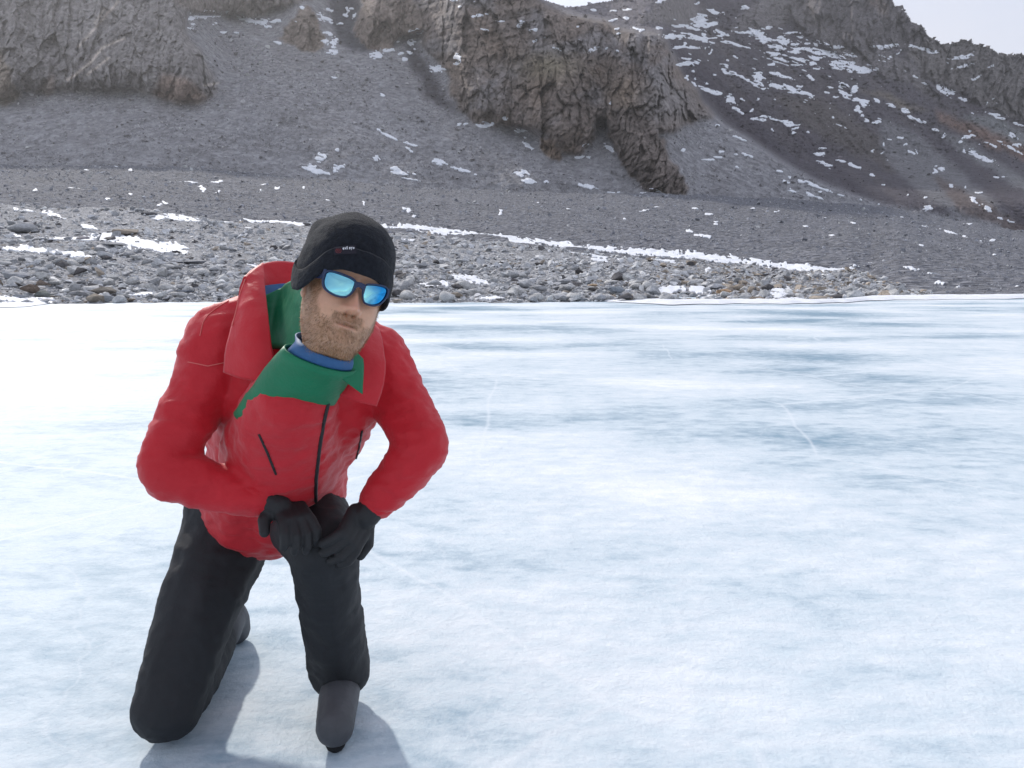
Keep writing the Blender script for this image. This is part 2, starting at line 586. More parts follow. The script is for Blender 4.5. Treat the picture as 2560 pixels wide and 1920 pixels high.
# exact (k, m) of the grid: columns have constant k
m_b = km(px0, bot)[1]; m_t = km(px0, top)[1]
Mm = np.stack([km(px0, PYr[:, j])[1] for j in range(NR)], 1)
Km = np.repeat(kc[:, None], NR, 1)
PX, PY = pix(Km, Mm)
WX = PX + fbm(PX / 34., PY / 34., oct=4, seed=21) * 13
WY = PY + fbm(PX / 30. + 9, PY / 30., oct=4, seed=22) * 11

JX = fbm(PX / 7., PY / 7., oct=3, seed=23) * 8; JY = fbm(PX / 6., PY / 6., oct=3, seed=24) * 7
def soft(poly, r=3, wa=1.0):
    return blur(inpoly(PX + (WX - PX) * wa + JX, PY + (WY - PY) * wa + JY, poly), max(1, r // 2), max(1, r // 2))

SIL = [(-200, 1338), (0, 1352), (26, 1404), (40, 1442), (46, 1482), (52, 1523), (61, 1540), (69, 1558), (81, 1653), (95, 1668), (127, 1679), (145, 1694), (185, 1705), (203, 1720),
       (217, 1743), (249, 1757), (269, 1772), (307, 1812), (350, 1880), (400, 1955), (455, 2050), (510, 2210), (560, 2500)]
xs_ = np.interp(PY, [p[0] for p in SIL], [p[1] for p in SIL])
far = blur((PX + (WX - PX) * .35 > xs_).astype(float), 2, 2)

K1 = soft([(-400, -300), (470, -300), (468, 60), (466, 85), (490, 110), (515, 155), (540, 205), (545, 235), (515, 250), (470, 258), (385, 242), (340, 225), (230, 228), (140, 230), (120, 232), (60, 228), (45, 250), (-400, 262)], 4, .6)
K2 = soft([(405, -300), (830, -300), (800, -10), (745, 10), (700, 20), (640, 45), (560, 36), (480, 32), (440, 10)], 4, .6)
K3 = soft([(768, 12), (790, 40), (806, 80), (808, 118), (796, 130), (772, 132), (730, 112), (700, 98), (722, 58), (745, 30)], 3, .5)
K4 = soft([(900, -60), (1010, -60), (1060, 20), (1060, 70), (1035, 85), (985, 100), (985, 122), (960, 128), (930, 126), (912, 118), (892, 100), (884, 75), (893, 40), (905, 5)], 3, .5)
K5 = soft([(1000, -300), (1345, -300), (1352, 0), (1404, 26), (1442, 40), (1482, 46), (1523, 52), (1558, 69), (1653, 81), (1668, 95), (1679, 127), (1694, 145), (1705, 185), (1743, 217), (1757, 249), (1772, 269),
           (1790, 290), (1740, 302), (1705, 312), (1690, 326), (1640, 335), (1600, 330), (1530, 330), (1520, 300), (1487, 296), (1488, 345), (1470, 362), (1445, 390), (1410, 385), (1365, 350), (1310, 322), (1235, 312), (1190, 306),
           (1150, 275), (1125, 230), (1125, 190), (1090, 150), (1062, 120), (1058, 80), (1040, 40)], 4, .6)
K6 = soft([(1530, 275), (1545, 268), (1600, 276), (1640, 330), (1665, 350), (1672, 392), (1698, 418), (1722, 468), (1716, 486), (1660, 492), (1610, 474), (1572, 432), (1545, 392), (1522, 350), (1516, 310)], 3, .4)
K7 = soft([(1350, 342), (1385, 352), (1408, 392), (1398, 402), (1352, 378)], 3, .4)
G1 = soft([(800, -100), (935, -100), (905, 40), (900, 80), (930, 128), (918, 140), (880, 132), (850, 110), (835, 60)], 6)
G2 = soft([(1020, 95), (1055, 135), (1088, 180), (1112, 235), (1140, 282), (1100, 268), (1062, 240), (1042, 190), (1015, 140)], 6)
G3 = soft([(1487, 290), (1515, 285), (1520, 330), (1500, 345), (1484, 340)], 4, .3)
Q1 = soft([(1400, -150), (1700, -150), (1760, 60), (1650, 80), (1540, 60), (1440, 40), (1400, 15)], 6)
Q2 = soft([(1590, 60), (1640, 10), (1680, -30), (1740, -30), (1755, 45), (1720, 62)], 5)
Q3 = soft([(1822, 75), (1870, 22), (1940, -25), (2000, -25), (1965, 62), (1900, 82)], 5)
Q4 = soft([(1930, -200), (2400, -200), (2400, 90), (2335, 118), (2200, 122), (2060, 112), (1985, 62)], 4, .7)
Q5 = soft([(1960, 15), (2035, 50), (2100, 116), (2190, 116), (2270, 150), (2345, 240), (2250, 205), (2130, 160), (2060, 112)], 5)
Q6 = soft([(2260, 128), (2400, 60), (2800, 60), (2800, 380), (2600, 320), (2480, 272), (2400, 232), (2300, 185)], 5)
Q7 = soft([(1915, 232), (2060, 250), (2200, 340), (2250, 440), (2120, 380), (1990, 300)], 7)
Q8 = soft([(2205, 305), (2290, 330), (2400, 430), (2560, 580), (2460, 570), (2330, 505), (2250, 440), (2195, 365)], 6)
Q9 = soft([(2325, 318), (2420, 352), (2560, 445), (2800, 560), (2800, 590), (2560, 480), (2440, 402), (2370, 350)], 5)
Q10 = soft([(2400, 285), (2490, 292), (2800, 440), (2800, 470), (2540, 362), (2450, 325)], 5)
QB = soft([(2330, 275), (2400, 298), (2570, 368), (2800, 470), (2800, 500), (2570, 400), (2440, 345), (2340, 303)], 4)
QB2 = soft([(2140, 222), (2210, 232), (2270, 262), (2330, 275), (2260, 272), (2200, 244)], 4)
QD = soft([(2390, 520), (2330, 440), (2400, 470), (2480, 520), (2560, 560), (2700, 640), (2560, 590), (2470, 560)], 5)
CL = np.clip(K1 + K2 + K3 + K4 + K5 + K6 + K7, 0, 1) * (1 - far)
FC = np.clip(Q4 + .8 * Q6 + .6 * Q5 + .5 * Q2 + .4 * Q3, 0, 1) * far

# slope of every spot, integrated upward column by column: d ln Y = dm / (T - m)
T = .60 * (1 - CL) * (1 - far) + far * (.56 + .9 * FC) + CL * (1.25 + .35 * fbm(PX / 70., PY / 50., oct=3, seed=31))
T = T + .35 * (K5 * (PY < 130)) * 0
T = np.maximum(T, Mm + .17)
dm = np.diff(Mm, axis=1)
lnY = np.concatenate([np.zeros((NC, 1)), np.cumsum(dm / (.5 * (T[:, 1:] + T[:, :-1]) - .5 * (Mm[:, 1:] + Mm[:, :-1])), axis=1)], 1)
lnY = blur(lnY, 14, 0)
Y0 = pl(px0, YC2) * 1.05
Ym = Y0[:, None] * np.exp(lnY)
farw = far * sstep(520, 380, PY)
Ym = Ym * (1 + .5 * farw)
# rounded buttresses standing out of the scree, then folds, fissures and rubble
edge = blur(CL, 26, 20)
Ym -= 15 * CL * sstep(.35, 1, edge)
CW = CL * sstep(.3, .85, blur(CL, 4, 4))
fold = fbm(WX / 95., WY / 240., oct=4, seed=41, ridged=True)
fold2 = fbm(WX / 38. + .25 * WY / 38., WY / 95., oct=4, seed=43, ridged=True)
def crease(sx, sy, wdt, seed, sh=0.0):
    n = fbm((WX + sh * WY) / sx, (WY - sh * WX * .3) / sy, oct=3, seed=seed)
    return np.exp(-(n / wdt) ** 2)
cr1 = np.exp(-(fbm((WX + .25 * WY) / 70., (WY - .1 * WX) / 420., oct=1, seed=51) / .022) ** 2)
rough = fbm(PX / 9., PY / 9., oct=4, seed=61)
def facets(x, y, seed):
    """broken rock: every cell is a tilted plane of its own; also the distance to the joint between cells"""
    ix, iy = np.floor(x), np.floor(y)
    z0 = np.zeros_like(x)
    d1 = np.full(x.shape, 9.); d2 = d1.copy(); hv = z0.copy()
    for dx in (-1, 0, 1):
        for dy in (-1, 0, 1):
            cx, cy = ix + dx, iy + dy
            qx = x - (cx + .5 + .46 * _hash(cx, cy, z0, seed)); qy = y - (cy + .5 + .46 * _hash(cx, cy, z0, seed + 1))
            d = np.sqrt(qx * qx + qy * qy)
            h = .6 * _hash(cx, cy, z0, seed + 2) + qx * 1.5 * _hash(cx, cy, z0, seed + 3) + qy * (.5 + 1.2 * _hash(cx, cy, z0, seed + 4))
            c = d < d1
            d2 = np.where(c, d1, np.minimum(d2, d)); hv = np.where(c, h, hv); d1 = np.where(c, d, d1)
    return hv, d2 - d1
SX, SY = PX + .5 * (WX - PX), PY + .5 * (WY - PY)
lean = fbm(PX / 260., PY / 260., oct=2, seed=58)
SX = SX + lean * .35 * SY * .6
fa1, fe1 = facets(SX / 36., SY / 125., 551)
fa2, fe2 = facets(SX / 16. + .2 * SY / 16., SY / 46., 552)
fa3, fe3 = facets(SX / 7. - .2 * SY / 7., SY / 13., 553)
FACET = (1 - .4 * K1) * (-4.2 * fa1 - 2.1 * fa2 - .8 * fa3 + 1.5 * np.exp(-(fe1 / .05) ** 2) + 1.0 * np.exp(-(fe2 / .07) ** 2))
rough2 = fbm((PX - .6 * PY) / 12., (PY + .3 * PX) / 5., oct=4, seed=62, ridged=True)
Ym += CW * (-7 * fold - 2 * fold2 + 2.6 * cr1 + FACET + .8 * rough + .7 * rough2)
Ym += FC * (-16 * fold - 5 * fold2 + 3 * cr1 + 1.7 * FACET + 1.6 * rough + 1.2 * rough2)
flow = fbm((PX - .9 * PY) / 26., (PY + .9 * PX) / 190., oct=4, seed=63)
Ym += far * (1 - FC) * np.minimum(1, (Ym / 750) ** 2) * (9 * flow + 1.1 * FACET * sstep(.0, .35, fbm((PX - .6 * PY) / 50., (PY + .6 * PX) / 130., oct=4, seed=68)) + 6 * fbm(PX / 13., PY / 7., oct=4, seed=64, ridged=True) + 1.2 * rough)
Ym += (1 - far) * (1 - CL) * (4.5 * fbm(PX / 120., PY / 90., oct=3, seed=65) + 1.0 * fbm(PX / 20., PY / 12., oct=3, seed=66) + .7 * rough)
# upper part of the central mass steps back in ledges
led = fbm(PX / 160., (PY + .25 * PX) / 15., oct=3, seed=67, ridged=True)
Ym += K5 * sstep(200, 60, PY) * 2.2 * led

def mixc(c, m, col):
    return c * (1 - m[..., None]) + np.array(col) * m[..., None]
Cm = np.ones(PX.shape + (3,)) * np.array([.225, .226, .245])
Cm = mixc(Cm, sstep(-.2, .7, fbm(PX / 60., PY / 40., oct=4, seed=71)) * .5, (.20, .198, .212))
Cm = mixc(Cm, K1, (.185, .185, .193))
Cm = mixc(Cm, soft([(384, 244), (408, 190), (445, 192), (492, 218), (515, 252), (470, 262), (430, 250)], 6) * .8, (.215, .165, .14))
Cm = mixc(Cm, soft([(-200, 60), (0, 120), (15, 150), (30, 200), (48, 245), (20, 270), (-200, 275)], 4) * .8, (.20, .175, .145))
Cm = mixc(Cm, soft([(95, 222), (130, 180), (135, 235), (110, 240)], 4) * .6, (.22, .18, .155))
for (xa, ya, xb, yb, wd, am) in [(165, 202, 215, 165, 4, .8), (215, 165, 262, 115, 4, .8), (262, 115, 312, 97, 3.5, .6), (216, 188, 275, 142, 3.5, .7), (195, 120, 300, 0, 4, .55), (235, 60, 262, 20, 4, .5), (510, 215, 545, 207, 3, .5)]:
    ln = math.hypot(xb - xa, yb - ya); ux, uy = (xb - xa) / ln, (yb - ya) / ln
    s_ = (WX - xa) * ux + (PY - ya) * uy; d_ = -(PX + (WX - PX) * .4 - xa) * uy + (PY + (WY - PY) * .4 - ya) * ux
    Cm = mixc(Cm, am * np.exp(-(d_ / wd) ** 2) * ((s_ > 0) & (s_ < ln)), (.52, .48, .45))
Cm = mixc(Cm, K2, (.17, .16, .155)); Cm = mixc(Cm, K3, (.175, .155, .14)); Cm = mixc(Cm, K4, (.18, .158, .145))
Cm = mixc(Cm, K5, (.155, .138, .130))
hue = fbm(PX / 75., PY / 60., oct=4, seed=73)
Cm = mixc(Cm, K5 * sstep(.0, .6, hue) * .8, (.185, .188, .204))
Cm = mixc(Cm, K5 * sstep(.05, .6, -hue) * .7, (.175, .145, .122))
Cm = mixc(Cm, K5 * np.exp(-((PX - 1372) / 70) ** 2 - ((PY - 165) / 35) ** 2) * .7, (.17, .16, .115))
Cm = mixc(Cm, K5 * np.exp(-((PX - 1660) / 90) ** 2 - ((PY - 260) / 55) ** 2) * .8, (.205, .205, .215))
Cm = mixc(Cm, K5 * np.exp(-((PX - 1555) / 45) ** 2 - ((PY - 235) / 45) ** 2) * .6, (.20, .165, .13))
Cm = mixc(Cm, K6, (.14, .127, .122)); Cm = mixc(Cm, K7, (.19, .152, .125))
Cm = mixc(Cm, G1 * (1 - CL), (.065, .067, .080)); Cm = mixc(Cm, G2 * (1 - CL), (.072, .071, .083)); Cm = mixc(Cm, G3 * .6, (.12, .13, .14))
Fm = np.ones(PX.shape + (3,)) * np.array([.086, .083, .096])
Fm = mixc(Fm, sstep(-.1, .6, flow) * .6, (.108, .101, .105))
Fm = mixc(Fm, sstep(.0, .6, fbm((PX - .8 * PY) / 60., (PY + .8 * PX) / 240., oct=4, seed=74)) * .6, (.072, .066, .078))
for q_, c_ in ((Q1, (.15, .146, .162)), (Q2, (.185, .178, .178)), (Q3, (.17, .165, .168)), (Q4, (.135, .130, .134)), (Q5, (.16, .156, .16)), (Q6, (.15, .145, .14)), (Q7, (.10, .094, .092)),
               (Q8, (.175, .182, .192)), (Q9, (.185, .195, .202)), (Q10, (.17, .185, .19)), (QB, (.17, .12, .10)), (QB2, (.17, .155, .128)), (QD, (.12, .10, .095))):
    Fm = mixc(Fm, q_ * .85, c_)
Fm = mixc(Fm, soft([(2160, -60), (2215, -60), (2222, 45), (2190, 20), (2165, 5)], 4) * .6, (.24, .20, .175))
Cm = Cm * (1 - far[..., None]) + Fm * far[..., None]
Cm *= (1 + .10 * fbm(PX / 5., PY / 5., oct=2, seed=75))[..., None]
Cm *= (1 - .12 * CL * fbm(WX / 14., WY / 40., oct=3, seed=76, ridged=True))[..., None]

Cm = np.minimum(Cm * (np.array([1.28, 1.27, 1.25]) * (1 - CL - far * (1 - CL))[..., None] + np.array([1.42, 1.33, 1.27]) * CL[..., None] + np.array([1.16, 1.12, 1.13]) * (far * (1 - CL))[..., None]), .6)
VM = np.stack([Km * Ym, Ym, H + Mm * Ym], -1)
mv = VM.reshape(-1, 3)
# back side of the mountain so that it is a body and not a shell
tops = VM[:, -1, :]
back = np.concatenate([tops + np.array([0, 60, -20]), tops * np.array([1.25, 1, 0]) + np.array([0, 700, -20])])
fb = []
i = np.arange(NC - 1)
a0 = i * NR + NR - 1
n0 = NC * NR
fb.append(np.stack([a0, a0 + NR, n0 + i + 1, n0 + i], -1))
fb.append(np.stack([n0 + i, n0 + i + 1, n0 + NC + i + 1, n0 + NC + i], -1))
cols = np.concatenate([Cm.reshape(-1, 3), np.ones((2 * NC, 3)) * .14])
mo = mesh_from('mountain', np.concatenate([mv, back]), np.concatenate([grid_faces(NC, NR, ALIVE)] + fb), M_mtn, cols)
mo['kind'] = 'structure'

SNOW_M = [(521, 36, 88, 16, -4), (475, 45, 22, 9), (480, 62, 20, 4), (478, 72, 14, 6), (537, 60, 14, 4), (560, 81, 24, 4), (592, 82, 20, 4), (600, 45, 14, 6), (628, 52, 50, 11, 18), (655, 55, 40, 15), (690, 54, 30, 8, -20),
          (735, 54, 14, 5, 15), (757, 20, 14, 6), (670, 68, 24, 6), (823, 25, 22, 6, 12), (798, 31, 8, 4), (812, 46, 40, 12, 25), (851, 60, 18, 5), (866, 28, 8, 18), (886, 38, 7, 20), (863, 40, 16, 5, 30), (880, 22, 16, 5), (820, 85, 24, 9, 15),
          (815, 104, 16, 12), (836, 108, 18, 24), (833, 130, 36, 12), (697, 108, 20, 5, 10), (940, 138, 36, 16), (970, 128, 28, 10, -20), (1041, 80, 38, 10), (1026, 105, 20, 14, 20), (1033, 124, 12, 6), (1020, 132, 16, 5), (1000, 135, 14, 5), (1010, 150, 22, 6),
          (990, 105, 16, 4), (1144, 142, 20, 13), (1145, 156, 18, 10, -30), (1091, 172, 36, 15), (1112, 174, 14, 4), (1212, 313, 46, 12, -4), (1191, 41, 26, 6, -15), (1151, 313, 10, 7, 40), (1165, 312, 8, 6), (1263, 297, 9, 13, 30), (1213, 77, 14, 5, 20), (1250, 53, 26, 3), (1216, 35, 14, 4),
          (1134, 2, 24, 5), (1184, 6, 8, 5), (1146, 17, 10, 4), (835, 194, 15, 4, 5), (957, 239, 12, 5, 20), (945, 325, 13, 6, 35), (972, 340, 60, 7, 22), (1028, 362, 36, 6, 22), (1024, 374, 22, 6, 35), (840, 376, 15, 5, 10), (805, 390, 26, 8, 45), (797, 400, 24, 9, 12),
          (938, 397, 17, 13, 15), (790, 428, 70, 10, 16), (782, 417, 28, 10, 15), (848, 417, 24, 7), (838, 427, 20, 11), (1000, 430, 52, 15, 20), (1037, 436, 10, 5), (1100, 408, 34, 11, 25), (1150, 424, 80, 7, 17), (1030, 450, 40, 4, 12),
          (1297, 436, 30, 10, 15), (1311, 431, 24, 8, 20), (1325, 454, 36, 10, 5), (1362, 455, 22, 6, 10), (1472, 468, 50, 8, 14), (1534, 481, 26, 4), (1636, 477, 44, 5, 14), (1615, 482, 26, 6), (1321, 366, 30, 10, 50), (1298, 326, 32, 9, 5), (1312, 345, 9, 5),
          (1525, 372, 38, 10, 36), (1465, 362, 18, 6, -25), (1447, 393, 22, 5, -5), (1468, 393, 14, 5, 10), (1530, 258, 8, 6), (1803, 381, 16, 4, -5), (1797, 394, 32, 5), (1870, 390, 30, 6, 13), (1837, 387, 20, 4), (1773, 400, 32, 4, 5), (1852, 347, 28, 6, 25), (1845, 418, 20, 4, 20), (1708, 375, 10, 7, 50),
          (1793, 315, 14, 4), (1392, 123, 24, 7, 38), (1299, 65, 26, 5, -30), (1335, 76, 14, 6, -20), (1366, 94, 20, 5, -10), (1336, 104, 16, 4, -40), (1445, 66, 14, 4, 10), (1445, 102, 10, 4, -40), (1474, 126, 18, 4, -25), (1490, 122, 24, 4, -38), (1541, 130, 9, 4), (1513, 122, 8, 4), (1545, 85, 14, 4), (1304, 54, 10, 4), (1545, 73, 12, 4),
          # the far slopes on the right
          (1485, 25, 20, 7), (1567, 45, 18, 6, -15), (1534, 50, 26, 4, -15), (1533, 27, 22, 4), (1565, 25, 20, 4), (1655, 4, 28, 8, -20), (1741, 9, 16, 5, -20), (1752, 50, 40, 34, 40), (1780, 60, 36, 8), (1700, 65, 40, 6, 5), (1730, 72, 70, 5, 12), (1647, 71, 22, 6), (1594, 74, 40, 4, 15),
          (1786, 30, 44, 8, 10), (1860, 19, 26, 7, -15), (1805, 82, 52, 9, 14), (1680, 92, 60, 12), (1733, 88, 60, 6, 14), (1750, 99, 90, 7, 12), (1715, 84, 30, 5), (1838, 71, 14, 5), (1850, 82, 40, 5, 12), (1890, 84, 46, 20, 20), (1910, 98, 44, 14, 15), (1820, 106, 24, 5, 10), (1713, 109, 10, 5), (1695, 118, 30, 7, -10), (1735, 119, 60, 6, 3),
          (1775, 96, 36, 4), (1716, 147, 40, 6, 10), (1720, 160, 56, 11, -6), (1779, 130, 5, 16, 10), (1838, 143, 26, 5, 20), (1815, 166, 26, 6, 15), (1734, 178, 9, 5), (1790, 187, 18, 4), (1815, 180, 40, 6, 28), (1860, 198, 110, 6, 27), (1893, 193, 30, 22, 35), (1905, 212, 50, 5, 30), (1717, 193, 8, 12, -20), (1733, 208, 18, 5, 38),
          (1767, 226, 56, 8, 22), (1788, 233, 26, 10, 15), (1764, 209, 12, 6), (1825, 247, 24, 20, 10), (1854, 248, 10, 10), (1842, 272, 20, 8, 30), (1850, 282, 30, 5, 35), (1875, 277, 14, 5, -20), (1895, 300, 36, 7, 10), (1890, 248, 12, 6), (1912, 292, 30, 6),
          (1972, 83, 42, 5, -6), (1924, 70, 14, 8), (1960, 103, 40, 16, 12), (1990, 112, 24, 8), (2003, 93, 18, 4), (2019, 110, 14, 4), (1945, 118, 50, 10, 12), (2010, 122, 70, 9, 6), (2062, 134, 70, 11, 8), (1990, 130, 40, 7), (2045, 143, 34, 5, 5), (1935, 135, 40, 8, 8), (1955, 150, 40, 6, 12), (1930, 162, 24, 6), (1995, 163, 26, 6), (2035, 160, 24, 7), (2090, 118, 44, 7),
          (2085, 142, 30, 5, 20), (2110, 158, 60, 12, 6), (2140, 170, 90, 11, 9), (2095, 171, 40, 8), (2040, 172, 20, 4), (2180, 175, 30, 5), (2160, 181, 40, 4), (1948, 187, 66, 8, 16), (2028, 196, 26, 10, 45), (2105, 213, 26, 13, 8), (2078, 219, 30, 5, 8), (2110, 236, 50, 10, 33), (2135, 224, 34, 12, -60), (2150, 252, 46, 11, 18), (2160, 262, 16, 10, 45), (2145, 272, 18, 18), (2155, 289, 14, 6, 10),
          (2065, 232, 22, 5, 10), (2087, 243, 14, 6), (1940, 216, 40, 12, 16), (1975, 222, 50, 12, 30), (2015, 234, 56, 10, 17), (2000, 217, 24, 5), (1940, 248, 8, 4), (2076, 258, 8, 5, 20), (2076, 272, 7, 5), (2083, 295, 10, 4, 30), (2220, 118, 44, 10, -8), (2190, 117, 30, 4), (2305, 122, 70, 8, 14), (2335, 130, 34, 8), (2250, 130, 20, 4, -40), (2228, 144, 12, 4), (2400, 143, 54, 10, -8), (2420, 136, 24, 5, -35), (2408, 166, 52, 7, -12), (2436, 197, 26, 5, -38), (2480, 167, 20, 3, -25),
          (2285, 193, 20, 5, 20), (2310, 210, 16, 4, 20), (2350, 222, 30, 8, 40), (2370, 228, 36, 16, 20), (2405, 248, 30, 6, 30), (2485, 247, 8, 5, -40), (2468, 260, 8, 5, -40), (2190, 252, 26, 7, 15), (2230, 265, 26, 8, 25), (2262, 278, 20, 9, 30), (2285, 296, 36, 8, 22), (2305, 305, 24, 7, 15), (2168, 302, 16, 8, 30), (2190, 306, 32, 6, -18), (2335, 325, 18, 9, 20), (2358, 340, 8, 14, 20), (2418, 343, 34, 9, -5), (2427, 327, 10, 5, -20), (2400, 357, 14, 9, 20),
          (2465, 357, 24, 4, 14), (2485, 366, 24, 5, 25), (2530, 372, 70, 6, 28), (2530, 340, 30, 6, 35), (2545, 362, 20, 9), (2410, 378, 9, 16, -40), (2440, 388, 40, 11, 40), (2465, 400, 20, 6, 45), (2290, 378, 8, 10, 20), (2260, 360, 14, 7, -20), (2280, 383, 20, 6, 40), (2250, 345, 20, 7, 10), (2220, 349, 12, 4, 10), (2545, 310, 40, 6, 18), (2480, 285, 60, 5, 12), (2500, 296, 30, 4, 15),
          (1960, 305, 40, 8, 6), (1978, 312, 28, 6), (1935, 299, 34, 5, 12), (1988, 320, 22, 5, -25), (1980, 332, 10, 5), (1930, 323, 14, 5, 30), (2050, 386, 32, 8, -5), (2055, 371, 24, 5, -8), (2020, 331, 10, 5), (2185, 378, 12, 5, -30), (2205, 381, 9, 8), (2206, 362, 6, 8),
          (2060, 410, 38, 9, 22), (2100, 404, 24, 6, 10), (2134, 415, 44, 10, 20), (2181, 437, 16, 5, 22), (1946, 428, 26, 6, 9), (1971, 443, 16, 5, 20), (1964, 455, 26, 6, 22), (1975, 472, 20, 5, 20), (2034, 465, 96, 6, 21), (2100, 488, 26, 3, 15), (2028, 489, 30, 7, 22), (2050, 497, 30, 5, 14), (2012, 505, 24, 5), (1984, 478, 30, 4, 12), (2050, 480, 18, 4), (2320, 522, 22, 12, 8), (2340, 429, 16, 8, 30), (2355, 422, 16, 10),
          (2410, 469, 8, 5), (2430, 495, 16, 5, 10), (2435, 505, 30, 8, 38), (2468, 524, 40, 8, 36), (2495, 545, 20, 5, 20), (2525, 555, 30, 4, 22), (2470, 400, 50, 8, 20), (2340, 415, 14, 4), (2497, 443, 30, 5), (2445, 482, 20, 4), (2380, 465, 14, 5, 45), (2205, 463, 8, 4), (2155, 500, 10, 4, 30), (2195, 512, 12, 4), (2270, 489, 8, 4), (2308, 495, 10, 4)]
PX2, PY2, V2 = finer(PX), finer(PY), finer(VM)
S = snow_field(PX2, PY2, SNOW_M, 81, 6)
fx_ = finer(far)
streak = fbm((PX2 + .2 * PY2) / 24., (PY2 - .33 * PX2) / 3.6, oct=4, seed=83)
dens = fx_ * (np.exp(-((PX2 - 1850) / 190) ** 2 - ((PY2 - 110) / 60) ** 2) * .24 + np.exp(-((PX2 - 2060) / 130) ** 2 - ((PY2 - 145) / 38) ** 2) * .3
              + np.exp(-((PX2 - 2100) / 360) ** 2 - ((PY2 - 260) / 150) ** 2) * .12 + np.exp(-((PX2 - 2480) / 100) ** 2 - ((PY2 - 350) / 70) ** 2) * .10)
dens += (1 - fx_) * np.exp(-((PX2 - 1430) / 170) ** 2 - ((PY2 - 80) / 50) ** 2) * .05
S = np.maximum(S, np.where(dens > .025, streak - .58 + dens * 1.3, -1))
AL2 = np.repeat(np.repeat(ALIVE, 2, 0), 2, 1)[:S.shape[0] - 1, :S.shape[1] - 1]
mask = ((S[:-1, :-1] + S[1:, :-1] + S[1:, 1:] + S[:-1, 1:]) / 4 > .14) & AL2
extract_snow(V2.reshape(-1, 3), S.shape[0], S.shape[1], mask, .20, .32, 80, 'snow_patch', M_snow, 150)

# loose blocks on the scree
def grid_sample(V, PXg, PYg, n, rg, xr, yr):
    """random grid vertices, evenly spread over the picture window xr, yr"""
    i = rg.integers(0, V.shape[0], n * 3); j = rg.integers(0, V.shape[1], n * 3)
    ok = (PXg[i, j] > xr[0]) & (PXg[i, j] < xr[1]) & (PYg[i, j] > yr[0]) & (PYg[i, j] < yr[1])
    return i[ok][:n], j[ok][:n]
rg = np.random.default_rng(11)
i, j = grid_sample(VM, PX, PY, 120000, rg, (-60, 2620), (-20, 620))
pr = (1 - CL[i, j]) * (1 - .75 * far[i, j]) * (.35 + .9 * (fbm(PX[i, j] / 90., PY[i, j] / 50., oct=3, seed=91) > -.1))
ok = rg.random(len(i)) < pr
i, j = i[ok], j[ok]
sz = (2.3 + 2.0 * rg.pareto(2.5, len(i))).clip(0, 19) * VM[i, j, 1] / FP
sh = (.55 + 1.35 * rg.random(len(i)) ** 1.4)[:, None]
scatter('scree_stones', VM[i, j] + np.stack([0 * sz, 0 * sz, sz * .12], -1), sz, np.clip(Cm[i, j] * sh * np.array([1.0, .985, .97]), .04, .5), TINY, M_scree, rg)

# ------------------------------------------------------------------ REAR MORAINE: the smooth grey rubble ridge below the scree
NCB, NRB, NBK = 1150, 130, 8
pb, kb = columns(-240, 2800, NCB, 600)
top = pl(pb, CREST2) + fbm(pb / 45., pb * 0, oct=4, seed=101) * 4.5
bot = np.minimum(pl(pb, CREST1) + 24, pl(pb, SHORE) + 3)
mb, mt_ = km(pb, bot)[1], km(pb, top)[1]
yb = np.minimum(pl(pb, YC1) * 1.10, np.where(mb < -.001, 1.23 / np.maximum(-mb, .001), 1e9))
yt = pl(pb, YC2)
t_ = np.linspace(0, 1, NRB)[None, :]
MB = mb[:, None] + (mt_ - mb)[:, None] * t_
YB = yb[:, None] * (yt / yb)[:, None] ** (t_ ** 1.15)
KB = np.repeat(kb[:, None], NRB, 1)
PXB, PYB = pix(KB, MB)
und = fbm(PXB / 170., PYB / 34., oct=4, seed=103)
YB *= 1 + .06 * und * np.minimum(1, t_ * 4) * (1 - t_)
VB = np.stack([KB * YB, YB, H + MB * YB], -1)
VB[..., 2] += (fbm(VB[..., 0] / 6., VB[..., 1] / 6., oct=4, seed=105) * .45 + fbm(VB[..., 0] / 1.7, VB[..., 1] / 1.7, oct=3, seed=106) * .16) * np.minimum(1, t_ * 6)
CB = np.ones(VB.shape) * np.array([.172, .178, .202])
CB = mixc(CB, sstep(-.2, .6, fbm(PXB / 80., PYB / 14., oct=4, seed=107)) * .55, (.158, .163, .184))
CB = mixc(CB, sstep(.1, .6, fbm(PXB / 110., PYB / 24., oct=4, seed=108)) * .4, (.185, .188, .204))
bk = [VB[:, -1, :] * np.array([1, 1, 1]) + np.array([0, 4.0 * q, -.35 * q * q - .2 * q]) for q in range(1, NBK + 1)]
VB2 = np.concatenate([VB, np.stack(bk, 1)], 1)
CB2 = np.concatenate([CB, np.repeat(CB[:, -1:], NBK, 1)], 1)
rm = mesh_from('moraine_ridge', VB2.reshape(-1, 3), grid_faces(NCB, NRB + NBK), M_mor, CB2.reshape(-1, 3))
rm['kind'] = 'structure'
